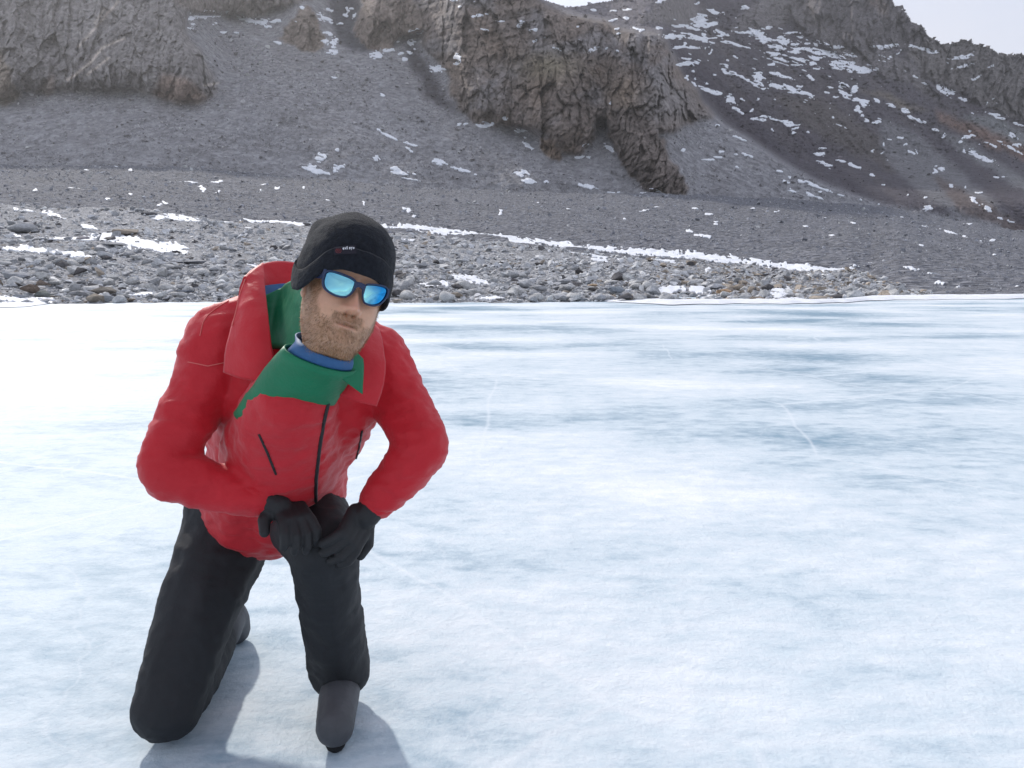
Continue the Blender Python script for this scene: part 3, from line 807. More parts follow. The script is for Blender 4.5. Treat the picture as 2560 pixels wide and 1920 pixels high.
SNOW_B = [(690, 557, 190, 9, 5), (900, 563, 180, 10, 3), (1045, 570, 150, 10, 4), (1120, 575, 70, 6, 4), (1110, 582, 120, 9, 6), (1200, 585, 80, 6, 9), (1250, 590, 110, 10, 8), (1300, 600, 120, 10, 9), (1365, 603, 70, 9, 10), (1410, 609, 110, 14, 8),
          (1500, 620, 160, 14, 6), (1580, 628, 140, 12, 5), (1660, 635, 150, 13, 6), (1745, 645, 140, 17, 8), (1835, 656, 130, 17, 8), (1895, 655, 50, 8, 18), (1910, 664, 120, 16, 5), (1985, 670, 150, 15, 3), (2070, 674, 140, 14, -2), (2112, 671, 56, 8, -8),
          (75, 413, 20, 4), (240, 413, 26, 5), (280, 414, 30, 5), (325, 424, 12, 4), (190, 470, 28, 4), (215, 425, 12, 4), (90, 476, 14, 4), (470, 416, 14, 4), (505, 416, 18, 4), (620, 424, 44, 5, 8), (470, 455, 44, 4, 3), (540, 455, 36, 4, -8), (505, 473, 15, 11), (545, 481, 18, 4, -30), (400, 514, 18, 4, -30), (412, 509, 10, 6),
          (325, 486, 9, 4), (270, 495, 12, 4), (665, 460, 22, 4), (692, 471, 20, 4), (651, 478, 8, 9), (912, 509, 6, 12), (1020, 527, 22, 6, 25), (1033, 545, 14, 4), (1253, 533, 7, 12), (1420, 523, 15, 4), (1465, 521, 12, 3), (1612, 526, 26, 4), (1640, 518, 14, 3), (1740, 521, 18, 4), (1771, 535, 20, 5), (1790, 554, 12, 4), (1790, 561, 14, 4),
          (1697, 575, 8, 4), (1720, 580, 28, 5, 10), (1757, 589, 46, 7, 9), (2130, 559, 24, 4, 10), (2012, 568, 14, 4), (2078, 590, 16, 4), (2312, 566, 16, 4), (2338, 572, 12, 4), (2375, 581, 52, 5, 16), (2410, 592, 26, 4, 12), (2447, 603, 10, 4), (2481, 601, 16, 4), (2305, 613, 12, 4), (2486, 638, 12, 4), (2277, 671, 60, 7, 14),
          (2330, 687, 36, 7, 6), (2345, 704, 38, 5, 12), (2392, 716, 12, 4), (2175, 657, 10, 4), (2545, 715, 14, 4), (2395, 713, 14, 4), (2255, 545, 14, 3), (2420, 560, 20, 4, 10), (2060, 545, 16, 3), (1880, 520, 14, 3), (1940, 530, 16, 3), (1560, 545, 10, 3), (1345, 505, 12, 3), (760, 470, 14, 4), (820, 500, 10, 3)]
PB2, QB2_, VBF = finer(PXB), finer(PYB), finer(VB)
S = snow_field(PB2, QB2_, SNOW_B, 111, 4)
mask = (S[:-1, :-1] + S[1:, :-1] + S[1:, 1:] + S[:-1, 1:]) / 4 > .14
extract_snow(VBF.reshape(-1, 3), S.shape[0], S.shape[1], mask, .07, .08, 70, 'snow_patch', M_snow, 60)
S = S[::2, ::2]
rg = np.random.default_rng(21)
i, j = grid_sample(VB, PXB, PYB, 46000, rg, (-60, 2620), (400, 760))
ok = rg.random(len(i)) < (.45 + .5 * (fbm(PXB[i, j] / 70., PYB[i, j] / 16., oct=3, seed=113) > -.15)) * np.where(S[np.minimum(i, S.shape[0] - 1), np.minimum(j, S.shape[1] - 1)] > -.1, .1, 1)
i, j = i[ok], j[ok]
sz = (2.6 + 2.3 * rg.pareto(2.7, len(i))).clip(0, 17) * VB[i, j, 1] / FP
sh = (1.0 + 2.4 * rg.random(len(i)) ** 1.4)[:, None]
scatter('moraine_stones', VB[i, j] + np.stack([0 * sz, 0 * sz, sz * .12], -1), sz, np.clip(CB[i, j] * sh, .05, .5), TINY, M_scree, rg)

# ------------------------------------------------------------------ FRONT MORAINE: the coarse bouldery bank on the shore
NCA, NRA = 1150, 110
pa, ka = columns(-320, 2480, NCA, 700)
topA = pl(pa, CREST1) + fbm(pa / 40., pa * 0, oct=4, seed=121) * 5
botA = pl(pa, SHORE) + 3 + fbm(pa / 30., pa * 0, oct=3, seed=122) * 2.5
topA = np.minimum(topA, botA - 1.0)
ma_b, ma_t = km(pa, botA)[1], km(pa, topA)[1]
yA0 = (H + .03) / (-ma_b)
yA1 = np.maximum(pl(pa, YC1), yA0 + 2)
tA = np.linspace(0, 1, NRA)[None, :]
def prof(t): return t ** 1.05
MA = ma_b[:, None] + (ma_t - ma_b)[:, None] * tA
YA = yA0[:, None] * (yA1 / yA0)[:, None] ** prof(tA)
KA = np.repeat(ka[:, None], NRA, 1)
PXA, PYA = pix(KA, MA)
VA = np.stack([KA * YA, YA, H + MA * YA], -1)
VA[..., 2] += (fbm(VA[..., 0] / 3.5, VA[..., 1] / 3.5, oct=4, seed=123) * .30 + fbm(VA[..., 0] / 11, VA[..., 1] / 11, oct=2, seed=125) * .35) * np.minimum(1, tA * 5)
CA = np.ones(VA.shape) * np.array([.40, .405, .425])
bk = [VA[:, -1, :] + np.array([0, 2.0 * q, -.10 * q * q - .25 * q]) for q in range(1, 8)]
VA2 = np.concatenate([VA, np.stack(bk, 1)], 1)
fm = mesh_from('moraine_bank', VA2.reshape(-1, 3), grid_faces(NCA, NRA + 7), M_shore, np.concatenate([CA, np.repeat(CA[:, -1:], 7, 1)], 1).reshape(-1, 3))
fm['kind'] = 'structure'
SNOW_A = [(60, 526, 56, 8, 12), (130, 540, 70, 8, 14), (120, 531, 40, 5, 3), (455, 549, 110, 14, 8), (400, 548, 40, 12, 5), (190, 602, 150, 10, 2), (300, 603, 170, 26, 10), (375, 613, 110, 20, 9), (430, 616, 80, 20, 12), (265, 590, 50, 7, 8), (220, 568, 50, 6, 5), (40, 592, 40, 7), (75, 631, 140, 9, 6),
          (180, 641, 130, 10, 9), (270, 648, 40, 6), (620, 577, 24, 6), (635, 662, 50, 7, 5), (360, 738, 100, 9), (450, 735, 40, 7), (165, 727, 24, 6), (50, 753, 150, 10, 2), (120, 748, 60, 6), (1180, 697, 120, 11, 5), (1090, 705, 90, 7), (1230, 746, 70, 7), (1480, 637, 120, 8, 9), (1500, 646, 70, 6, 9),
          (1655, 654, 80, 7, 5), (1690, 660, 40, 5), (1770, 675, 14, 4), (1680, 720, 80, 9), (1745, 723, 70, 9, 3), (1765, 735, 50, 8), (1600, 738, 50, 7), (1940, 729, 80, 18, -8), (1950, 738, 100, 9, -5), (1990, 747, 80, 9, -5), (1930, 748, 60, 7), (2095, 685, 50, 5, 2), (2105, 681, 24, 6, -20),
          (560, 556, 40, 4, 5), (1020, 600, 40, 4, 8), (1380, 650, 30, 4, 5), (820, 600, 30, 4)]
PA2, QA2, VAF = finer(PXA), finer(PYA), finer(VA)
S = snow_field(PA2, QA2, SNOW_A, 131, 4)
mask = (S[:-1, :-1] + S[1:, :-1] + S[1:, 1:] + S[:-1, 1:]) / 4 > .14
extract_snow(VAF.reshape(-1, 3), S.shape[0], S.shape[1], mask, .05, .03, 130, 'snow_patch', M_snow, 40)
S = S[::2, ::2]

# windblown snow along the edge of the ice
def drift(name, pts, thick):
    bm = bmesh.new()
    n = 90
    xs = np.linspace(pts[0][0], pts[-1][0], n)
    y0 = np.interp(xs, [p[0] for p in pts], [p[1] for p in pts]); y1 = np.interp(xs, [p[0] for p in pts], [p[2] for p in pts])
    y0 = y0 + fbm(xs / 40., xs * 0, oct=4, seed=141) * 1.6; y1 = y1 + fbm(xs / 25., xs * 0 + 4, oct=4, seed=142) * 2.2
    w_ = np.clip(np.minimum(np.arange(n), np.arange(n)[::-1]) / 16., .02, 1) ** .7
    y0 = y1 + (y0 - y1) * w_
    rows = 7
    Vd = []
    for a in range(n):
        for b in range(rows):
            q = b / (rows - 1)
            k_, m_ = km(xs[a], y0[a] + (y1[a] - y0[a]) * q)
            Y_ = H / -m_
            e = math.sin(math.pi * q) ** .6 * min(1, 8 * min(a, n - 1 - a) / n)
            Vd.append((k_ * Y_, Y_, .02 + thick * e))
    o = mesh_from(name, Vd, grid_faces(n, rows)[:, ::-1], M_snow)
    o['kind'] = 'structure'
drift('snow_drift', [(1480, 764, 752), (1600, 765, 748), (1700, 763, 752), (1850, 760, 751), (2000, 760, 752), (2110, 757, 750), (2180, 752, 741), (2300, 750, 740), (2450, 749, 738), (2700, 748, 737)], .10)
drift('snow_drift', [(-300, 780, 762), (0, 770, 755), (60, 768, 750), (120, 764, 754), (160, 762, 758)], .10)

def ground_a(px, py):
    """point of the shore bank seen at a photo pixel"""
    k_, m_ = km(px, py)
    b0, b1 = np.interp(px, pa, ma_b), np.interp(px, pa, ma_t)
    q = np.clip((m_ - b0) / (b1 - b0), 0, 1)
    a0, a1 = np.interp(px, pa, yA0), np.interp(px, pa, yA1)
    Y_ = a0 * (a1 / a0) ** prof(q)
    return np.stack([k_ * Y_, Y_, H + m_ * Y_], -1), q

rg = np.random.default_rng(31)
n = 34000
sx = rg.uniform(-300, 2330, n)
c1, s0 = np.interp(sx, pa, topA), np.interp(sx, pa, botA)
sy = s0 - 4 - (s0 - c1 - 4) * rg.random(n)
pos, q = ground_a(sx, sy)
spx = (5.5 + 5.4 * rg.pareto(2.2, n)) * (1.25 - .55 * q)
spx = np.minimum(spx, 46 * (1.1 - .6 * q))
ok = rg.random(n) < np.clip((s0 - c1) / 60., 0, 1)
# keep most stones off the snow
cix = np.clip(np.searchsorted(pa, sx), 0, NCA - 1); rix = np.clip((q * (NRA - 1)).astype(int), 0, NRA - 1)
ok &= (S[np.minimum(cix, S.shape[0] - 1), np.minimum(rix, S.shape[1] - 1)] < -.05) | (rg.random(n) < .12)
sx, sy, pos, q, spx, cix, rix = sx[ok], sy[ok], pos[ok], q[ok], spx[ok], cix[ok], rix[ok]
n = len(sx)
pos[:, 2] = VA[cix, rix, 2]
size = spx * pos[:, 1] / FP * rg.uniform(1.0, 1.25, n)
base = np.array([.575, .585, .61]) * rg.uniform(.6, 1.4, n)[:, None]
kind = rg.random(n)
ptan = .035 + .15 * sstep(1500, 1850, sx)
tanm = kind < ptan
base[tanm] = (np.array([.43, .37, .31]) * rg.uniform(.7, 1.2, n)[:, None])[tanm]
drk = kind > .95
base[drk] = (np.array([.125, .12, .125]) * rg.uniform(.7, 1.4, n)[:, None])[drk]
order = np.argsort(-spx)
inview = (sx > 0) & (sx < 2560)
big = [o for o in order if inview[o]][:262]
small = np.setdiff1d(np.arange(n), big)
scatter('shore_stones', pos[small] + np.stack([0 * size[small], 0 * size[small], size[small] * .16], -1), size[small], np.clip(base[small], .05, .72), SMALL, M_stones, rg, hgt=(.4, .9))

BM = [boulder_mesh('boulder', 500 + i, i % 5 < 2) for i in range(18)]
BCOL = bpy.data.collections
def place_boulder(p, wd, dp, ht, colr, label, group=None, rz=0.0, mesh=0, sink=.28, tilt=0.0):
    o = bpy.data.objects.new('boulder', BM[mesh % len(BM)])
    COL.objects.link(o)
    o.location = (p[0], p[1], p[2] + ht * (.5 - sink))
    o.rotation_euler = (0, tilt, rz)
    o.scale = (wd / 2, dp / 2, ht / 2)
    o.color = (*[float(min(c, .6)) for c in colr], 1)
    tag(o, label, 'boulder', group)
    return o
for c_, o_ in enumerate(big):
    mi = int(rg.integers(0, 18)); hq = rg.uniform(.45, .85)
    zone = 'at the foot of the bank' if q[o_] < .22 else ('low on the bank' if q[o_] < .45 else ('halfway up the bank' if q[o_] < .7 else 'near the bank crest'))
    x_ = sx[o_]
    side = ('far left' if x_ < 200 else 'left of the sunlit snow end' if x_ < 430 else 'just left of the red hood' if x_ < 700 else 'behind the man' if x_ < 1000 else
            'just right of the man' if x_ < 1280 else 'below the long snow line' if x_ < 1600 else 'around the orange boulder' if x_ < 1900 else 'right end')
    hue_ = 'tan' if tanm[o_] else ('dark' if drk[o_] else ('pale grey' if base[o_, 0] > .6 else ('mid grey' if base[o_, 0] > .44 else 'dull grey')))
    form = 'flat' if hq < .57 else ('worn' if mi % 5 < 2 else 'angular')
    lab = '%s %s stone %s, %s' % (form, hue_, zone, side)
    s_ = size[o_]
    place_boulder(pos[o_], s_, s_ * rg.uniform(.65, 1), s_ * hq, base[o_], lab, lab.replace(' stone', ' stones'), rg.uniform(0, 6.3), mi, .25, rg.normal(0, .2))

GREY, PALE, DARK, BROWN, TAN, BLUE = (.30, .31, .33), (.42, .425, .44), (.13, .13, .14), (.21, .165, .135), (.42, .31, .215), (.25, .28, .32)
for (x, y, w_, h_, c_, lab, me_, rz_) in [
    (60, 582, 76, 32, PALE, 'large smooth pale boulder high on the left of the bank', 0, .3),
    (70, 657, 46, 30, GREY, 'grey block with a flat top below the long snow streak at left', 3, .8),
    (45, 703, 58, 32, (.38, .39, .42), 'pale wedge-shaped boulder behind the two brown boulders', 8, 1.9),
    (72, 738, 52, 38, BROWN, 'dark brown rounded boulder, bigger and nearer of the brown pair', 1, .4),
    (108, 724, 40, 34, (.22, .18, .155), 'brown rounded boulder, smaller and farther of the brown pair', 5, 1.2),
    (188, 734, 30, 34, PALE, 'upright pale boulder standing left of the wide brown-grey one', 6, .2),
    (262, 738, 66, 32, (.205, .185, .165), 'wide brown-grey boulder above the pale one at the ice edge', 2, .1),
    (262, 755, 50, 21, (.37, .39, .42), 'low pale blue-grey boulder at the ice edge left of the red jacket', 7, .2),
    (300, 755, 30, 24, (.26, .275, .27), 'round grey-green boulder next to the low pale one at the ice edge', 10, .9),
    (46, 750, 44, 22, (.37, .385, .42), 'pale low boulder in front of the big dark brown one', 11, .5),
    (107, 744, 38, 20, (.21, .225, .215), 'dark green-grey boulder in front of the smaller brown one', 4, .7),
    (372, 541, 48, 15, DARK, 'dark low boulder beside the snow near the left crest', 9, .1),
    (318, 590, 74, 26, (.25, .215, .18), 'brownish slab just above the big sunlit snow patch', 13, .2),
    (210, 602, 34, 14, (.34, .32, .34), 'pinkish grey stone lying on the left end of the sunlit snow patch', 10, .3),
    (285, 616, 68, 12, GREY, 'long low grey stone at the lower edge of the sunlit snow patch', 12, 0),
    (480, 662, 96, 17, (.235, .245, .27), 'long tilted dark slab up the bank behind the red collar', 14, .05),
    (462, 732, 56, 12, (.23, .25, .29), 'flat blue-grey slab near the ice left of the jacket shoulder', 9, 0),
    (557, 684, 22, 16, GREY, 'rounded grey stone just left of the red collar', 1, .5),
    (1603, 716, 50, 22, (.17, .175, .185), 'dark angular boulder with a peaked top right of the man', 3, .5),
    (1485, 728, 30, 14, (.11, .105, .105), 'small dark boulder under a tan one right of the man', 8, .3),
    (1482, 718, 30, 12, TAN, 'tan flat stone lying on the small dark boulder', 14, .2),
    (1540, 734, 46, 28, BLUE, 'blue-grey split boulder behind the light grey one at the ice', 13, .4),
    (1568, 752, 46, 28, (.34, .355, .375), 'light grey blocky boulder standing at the ice edge', 6, .2),
    (1622, 752, 44, 26, (.235, .235, .24), 'rough dark grey boulder beside the light grey one at the ice', 16, .9),
    (1456, 753, 30, 15, (.33, .345, .37), 'rounded light grey stone at the ice edge right of the man', 2, .2),
    (1330, 752, 28, 16, (.22, .24, .28), 'dark blue-grey stone at the ice edge near the man', 5, .1),
    (1810, 737, 40, 20, (.44, .30, .195), 'orange-tan angular boulder in the snowy shore gap', 8, .6),
    (1855, 736, 22, 18, (.28, .245, .205), 'square tan-brown block right of the orange one', 3, .3),
    (1893, 752, 42, 15, (.26, .21, .165), 'brown boulder with a pale tan left face at the ice edge', 13, .2),
    (1900, 690, 48, 9, DARK, 'dark flat slab on the bank under the long snow line', 9, 0),
    (2175, 742, 26, 15, (.38, .365, .36), 'pale boulder at the right end of the bank by the ice', 6, .2),
    (1668, 757, 16, 5, DARK, 'small dark stone lying alone on the ice', 4, 0),
    (1410, 752, 32, 17, (.27, .285, .31), 'grey rounded boulder at the ice edge above the beanie side', 11, .7)]:
    p, _ = ground_a(x, y)
    if 'alone on the ice' in lab:
        k_, m_ = km(x, y); p = np.array([k_ * H / -m_, H / -m_, 0.02])
    s_ = p[1] / FP
    place_boulder(p, w_ * s_ * 1.15, w_ * s_ * .9, h_ * s_ * 1.35, c_, lab, None, rz_ * .3, me_, .22)
for (x, y, w_, h_, c_, lab) in [(1513, 634, 12, 12, GREY, 'lone grey block poking out of the long snow line'), (2028, 668, 9, 9, PALE, 'lone pale stone at the upper edge of the long snow line')]:
    Yb = float(np.interp(x, pb, yb)) * 1.1
    p = at(x, y, Yb)
    place_boulder(p, w_ * Yb / FP, w_ * Yb / FP, h_ * Yb / FP * 1.4, c_, lab, None, .4, 3, .2)

# ------------------------------------------------------------------ thin air haze between the shore and the mountain
m = bpy.data.materials.new('haze'); m.use_nodes = True
t = m.node_tree; t.nodes.clear()
o_ = t.nodes.new('ShaderNodeOutputMaterial'); pv = t.nodes.new('ShaderNodeVolumePrincipled')
pv.inputs['Color'].default_value = (.93, .95, 1, 1); pv.inputs['Density'].default_value = .00017; pv.inputs['Anisotropy'].default_value = .6
t.links.new(pv.outputs[0], o_.inputs['Volume'])
bm = bmesh.new(); bmesh.ops.create_cube(bm, size=1)
for v in bm.verts: v.co = Vector((v.co.x * 5200, 900 + v.co.y * 3800, -61 + (v.co.z + .5) * 1200))
me = bpy.data.meshes.new('haze'); bm.to_mesh(me); bm.free(); me.materials.append(m)
hz = bpy.data.objects.new('haze', me); COL.objects.link(hz); hz['kind'] = 'stuff'
HAT_B1 = ((-.075, .06, .115), .032, (-.013, .002, .008))
HAT_B2 = ((-.015, .03, .157), .042, (-.002, 0, .007))
HAT_B3 = ((-.09, .03, .03), .05, (-.007, .001, 0))
USE_MIRROR = False

# ------------------------------------------------------------------ THE MAN (kneeling on one knee, leaning towards the camera)
M_skin, t, b = newmat('skin')
a = N(t, 'ShaderNodeAttribute', _attribute_name='Col')
tcn = t.nodes.new('ShaderNodeTexCoord')
n1 = N(t, 'ShaderNodeTexNoise', Scale=60.0, Detail=5.0)
t.links.new(tcn.outputs['Object'], n1.inputs['Vector'])
r = N(t, 'ShaderNodeMapRange'); r.inputs['To Min'].default_value = .82; r.inputs['To Max'].default_value = 1.16
t.links.new(n1.outputs['Fac'], r.inputs['Value'])
mm = N(t, 'ShaderNodeMix', _data_type='RGBA', _blend_type='MULTIPLY', Factor=1.0)
t.links.new(a.outputs['Color'], mm.inputs['A']); t.links.new(r.outputs['Result'], mm.inputs['B'])
t.links.new(mm.outputs['Result'], b.inputs['Base Color'])
b.inputs['Roughness'].default_value = .45
b.inputs['Subsurface Weight'].default_value = .25
b.inputs['Subsurface Radius'].default_value = (.010, .004, .002)
b.inputs['Subsurface Scale'].default_value = .5
bump_chain(t, b, [('noise', 350, .25, .002)])
M_hair = simple('beard_hair', (.27, .16, .085), .5, .3, mott=(90, .45, 1.9))
M_fleece = simple('black_fleece', (.011, .0125, .017), .95, .1, bumps=[('noise', 260, .5, .004), ('noise', 40, .25, .006)], sheen=.10, mott=(120, .7, 1.6))
M_label = simple('label_weave', (.022, .020, .028), .8, .2, bumps=[('noise', 900, .3, .001)])
M_white = simple('white_thread', (.75, .76, .8), .7)
M_redthread = simple('dark_red_thread', (.16, .03, .035), .7)
M_frame = simple('navy_frame', (.022, .036, .085), .42, .35, bumps=[('noise', 600, .1, .0005)])
M_red = simple('red_shell', (.50, .010, .020), .55, .3, bumps=[('noise', 9, .25, .02), ('noise', 55, .2, .004), ('noise', 700, .12, .001)], mott=(3, .9, 1.08), sheen=.15)
M_seam = simple('red_seam_tape', (.62, .14, .13), .6, .3, bumps=[('noise', 300, .2, .001)])
M_green = simple('green_midlayer', (.006, .165, .075), .5, .35, bumps=[('noise', 14, .3, .015), ('noise', 400, .15, .001)], mott=(6, .85, 1.12))
M_blue = simple('blue_lining', (.035, .11, .26), .6, .3, bumps=[('noise', 200, .2, .002)], mott=(40, .85, 1.1))
M_black = simple('black_trouser', (.020, .021, .024), .7, .3, bumps=[('noise', 12, .3, .015), ('noise', 500, .15, .001)], mott=(5, .85, 1.2))
M_glove = simple('black_glove', (.018, .018, .020), .6, .35, bumps=[('noise', 60, .3, .004), ('noise', 600, .2, .001)])
M_boot = simple('grey_boot', (.07, .072, .08), .6, .35, bumps=[('noise', 40, .3, .006)], mott=(10, .8, 1.2))
M_sole = simple('black_sole', (.015, .015, .016), .8, .2, bumps=[('noise', 80, .3, .003)])
M_zip = simple('zip_tape', (.012, .012, .014), .5, .4)
# mirrored lens: a metal-like coating whose tint runs from cyan to blue with the viewing angle
M_lens, t, b = newmat('mirror_lens')
lw = N(t, 'ShaderNodeLayerWeight', Blend=.5)
cr_ = t.nodes.new('ShaderNodeValToRGB')
cr_.color_ramp.elements[0].position = .02; cr_.color_ramp.elements[0].color = (.30, .68, .72, 1)
cr_.color_ramp.elements[1].position = .30; cr_.color_ramp.elements[1].color = (.02, .29, .66, 1)
t.links.new(lw.outputs['Facing'], cr_.inputs['Fac'])
t.links.new(cr_.outputs['Color'], b.inputs['Base Color'])
b.inputs['Metallic'].default_value = 1.0
b.inputs['Roughness'].default_value = .04

HR = Matrix.Rotation(math.radians(25.79), 3, 'Z') @ Matrix.Rotation(math.radians(19.27), 3, 'Y') @ Matrix.Rotation(math.radians(-5.63), 3, 'X')
HT = Vector((-.3334, 1.5494, 1.1594))
HM = HR.to_4x4(); HM.translation = HT
HRn = np.array(HR); HTn = np.array(HT)
def h2w(p): return np.asarray(p, float) @ HRn.T + HTn
def ray_local(px, py):
    k_, m_ = km(px, py)
    d = np.stack([k_, np.ones_like(k_), m_], -1)
    o = (np.array([0, 0, H]) - HTn) @ HRn
    return o, d @ HRn

man = bpy.data.objects.new('person', None)
COL.objects.link(man)
man.location = (-.62, 1.95, 0)
tag(man, 'bearded man in black beanie, mirrored sunglasses and red jacket leaning forward on the ice', 'person')
MI = Matrix.Translation(-man.location)
def part(o, parent=man):
    """keep world position while parenting"""
    o.parent = parent
    w = Vector((0, 0, 0)); p = parent
    while p is not None:
        w += p.location; p = p.parent
    o.location = Vector(o.location) - w
    return o

# --- head and neck: one continuous surface
ph = np.linspace(-math.pi, math.pi, 241)[:-1]
ph = ph - .42 * np.sin(ph) * 1.0                     # crowd the columns towards the face
zt = np.linspace(-.25, .146, 190)
PF = [(-.25, .155), (-.19, .075), (-.15, .0), (-.132, -.045), (-.122, -.078), (-.112, -.089), (-.098, -.086), (-.088, -.084), (-.075, -.089), (-.062, -.091), (-.05, -.088), (-.03, -.084), (-.005, -.076), (.012, -.082), (.028, -.094), (.05, -.094), (.08, -.086), (.11, -.064), (.13, -.035), (.146, .01)]
PB = [(-.25, .275), (-.19, .185), (-.15, .112), (-.10, .083), (-.05, .095), (0, .107), (.05, .112), (.09, .10), (.12, .075), (.14, .035), (.146, .012)]
PW = [(-.25, .062), (-.17, .058), (-.14, .055), (-.12, .046), (-.10, .058), (-.075, .0665), (-.05, .0710), (-.02, .073), (.02, .075), (.06, .074), (.10, .06), (.125, .042), (.14, .02), (.146, .001)]
Z, A = np.meshgrid(zt, ph, indexing='xy')
A, Z = A, Z
f_, b_, w_ = pl(Z, PF), pl(Z, PB), pl(Z, PW)
cs, sn = np.cos(A), np.sin(A)
ex = 2 / 2.25
X = w_ * np.sign(sn) * np.abs(sn) ** ex
yc, yr = (f_ + b_) / 2, (b_ - f_) / 2
Yh = yc - yr * np.sign(cs) * np.abs(cs) ** ex
front = np.clip(cs, 0, 1) ** .5
def G(x0, z0, sx_, sz_): return np.exp(-((np.abs(X) - x0) / sx_) ** 2 - ((Z - z0) / sz_) ** 2)
# nose
zz = np.clip((.012 - Z) / .054, 0, 1)
ridge = (.009 + .026 * zz ** 1.1) * sstep(-.056, -.046, Z) * sstep(.024, .008, Z)
nw = .0072 + .0050 * zz ** 2
dY = ridge * np.exp(-(X / nw) ** 2)
dY += .005 * G(0, -.043, .0095, .008)
dY += .011 * G(.0145, -.0455, .0055, .0075)
dY -= .010 * G(.0075, -.0535, .0042, .0035)
dY += .006 * G(.046, -.028, .018, .016) - .006 * G(.034, 0, .016, .012) + .004 * G(.03, .026, .022, .008)
dY += .005 * G(0, -.069, .02, .005) + .006 * G(0, -.081, .017, .005) - .006 * G(0, -.075, .022, .0025) + .004 * G(0, -.112, .016, .012)
dY -= .003 * np.exp(-((np.abs(X) - (.016 + (-.045 - Z) * .55)) / .005) ** 2) * sstep(-.08, -.065, Z) * sstep(-.04, -.05, Z)
Yh = Yh - dY * front
V = np.stack([X, Yh, Z], -1)
nA, nZ = V.shape[0], V.shape[1]
ii, jj = np.meshgrid(np.arange(nA), np.arange(nZ - 1), indexing='ij')
a_ = ii * nZ + jj; b2 = ((ii + 1) % nA) * nZ + jj
HF = np.stack([a_, b2, b2 + 1, a_ + 1], -1).reshape(-1, 4)
VL = V.reshape(-1, 3)
nz_ = fbm(VL[:, 0] * 60, VL[:, 1] * 60, VL[:, 2] * 60, oct=3, seed=201)
skin = np.ones((len(VL), 3)) * np.array([.60, .345, .225])
xA, zA, yA = np.abs(VL[:, 0]), VL[:, 2], VL[:, 1]
nose_m = np.exp(-(VL[:, 0] / .02) ** 2 - ((zA + .035) / .025) ** 2) * (yA < -.07)
skin = skin * (1 - .6 * nose_m[:, None]) + np.array([.58, .27, .19]) * .6 * nose_m[:, None]
chk = np.exp(-((xA - .045) / .02) ** 2 - ((zA + .032) / .018) ** 2)
skin = skin * (1 - .35 * chk[:, None]) + np.array([.61, .30, .20]) * .35 * chk[:, None]
lipm = np.exp(-(VL[:, 0] / .021) ** 4 - ((zA + .0745) / .0075) ** 2) * (yA < -.06)
skin = skin * (1 - .6 * lipm[:, None]) + np.array([.46, .20, .16]) * .6 * lipm[:, None]
def beard_amount(x, y, z):
    x = np.abs(x)
    ln = -.052 + 1.25 * np.clip(x - .045, 0, .03)         # cheek line: low at the front, climbing to the sideburn
    side = sstep(-.030, .0, -(y + .035)) * 0 + sstep(-.075, -.052, y)
    jaw = .8 * sstep(.0, .018, (-.060 + 2.6 * np.clip(x - .048, 0, .05)) - z) * sstep(.014, .03, x)
    sb = sstep(-.062, -.045, y) * sstep(.02, .0, z) * (y < .02)
    mus = sstep(-.0515, -.056, z) * sstep(-.078, -.072, z) * sstep(.036, .026, x) * (y < -.06)
    chin = sstep(-.078, -.088, z) * (y < .0)
    under = sstep(-.16, -.145, z)
    return np.clip(np.maximum.reduce([jaw * (y < .02), sb, mus, chin]), 0, 1) * under
ba = beard_amount(VL[:, 0], VL[:, 1], VL[:, 2])
bm_ = np.clip(ba + .25 * nz_ * (ba > .05), 0, 1) * .45
skin = skin * (1 - bm_[:, None]) + np.array([.27, .165, .095]) * bm_[:, None]
head = mesh_from('head', h2w(VL), HF, M_skin, skin)
part(head)
# ears under the beanie
for sgn in (-1, 1):
    bm = bmesh.new()
    bmesh.ops.create_uvsphere(bm, u_segments=20, v_segments=14, radius=1)
    for v in bm.verts:
        x, y, z = v.co
        v.co = Vector((sgn * (.072 + .010 * x * sgn),   .018 + .015 * y + .004 * z, -.012 + .026 * z))
        if abs(z) < .6 and x * sgn > 0: v.co.x -= sgn * .004 * (1 - abs(z))
    ev = np.array([h2w(v.co[:]) for v in bm.verts])
    me = bpy.data.meshes.new('ear')
    for v, q in zip(bm.verts, ev): v.co = q
    bm.to_mesh(me); bm.free()
    for p in me.polygons: p.use_smooth = True
    at_ = me.attributes.new('Col', 'FLOAT_COLOR', 'POINT')
    at_.data.foreach_set('color', np.tile([.60, .33, .22, 1], len(me.vertices)).astype(np.float32))
    me.materials.append(M_skin)
    o = bpy.data.objects.new('ear', me); COL.objects.link(o); part(o, head)
# beard hairs
rg = np.random.default_rng(77)
fc = VL[HF].mean(1)
pw = beard_amount(fc[:, 0], fc[:, 1], fc[:, 2])
e1 = VL[HF[:, 1]] - VL[HF[:, 0]]; e2 = VL[HF[:, 3]] - VL[HF[:, 0]]
nn = np.cross(e1, e2); ar = np.linalg.norm(nn, axis=1) + 1e-12; nn = nn / ar[:, None]
pw = pw * ar
pick = rg.choice(len(HF), 9000, p=pw / pw.sum())
u_, v_ = rg.random(9000)[:, None], rg.random(9000)[:, None]
root = VL[HF[pick, 0]] + e1[pick] * u_ + e2[pick] * v_
nrm = nn[pick]
dirn = nrm * .55 + np.stack([VL[HF[pick, 0], 0] * 2, -.05 * np.ones(9000), -.95 * np.ones(9000)], -1) + rg.normal(0, .28, (9000, 3))
dirn /= np.linalg.norm(dirn, axis=1)[:, None]
ln = (.0025 + .0045 * rg.random(9000))[:, None] * np.where(np.abs(root[:, :1]) < .03, .8, 1)
sidev = np.cross(dirn, nrm); sidev /= (np.linalg.norm(sidev, axis=1)[:, None] + 1e-9)
wv = .00028
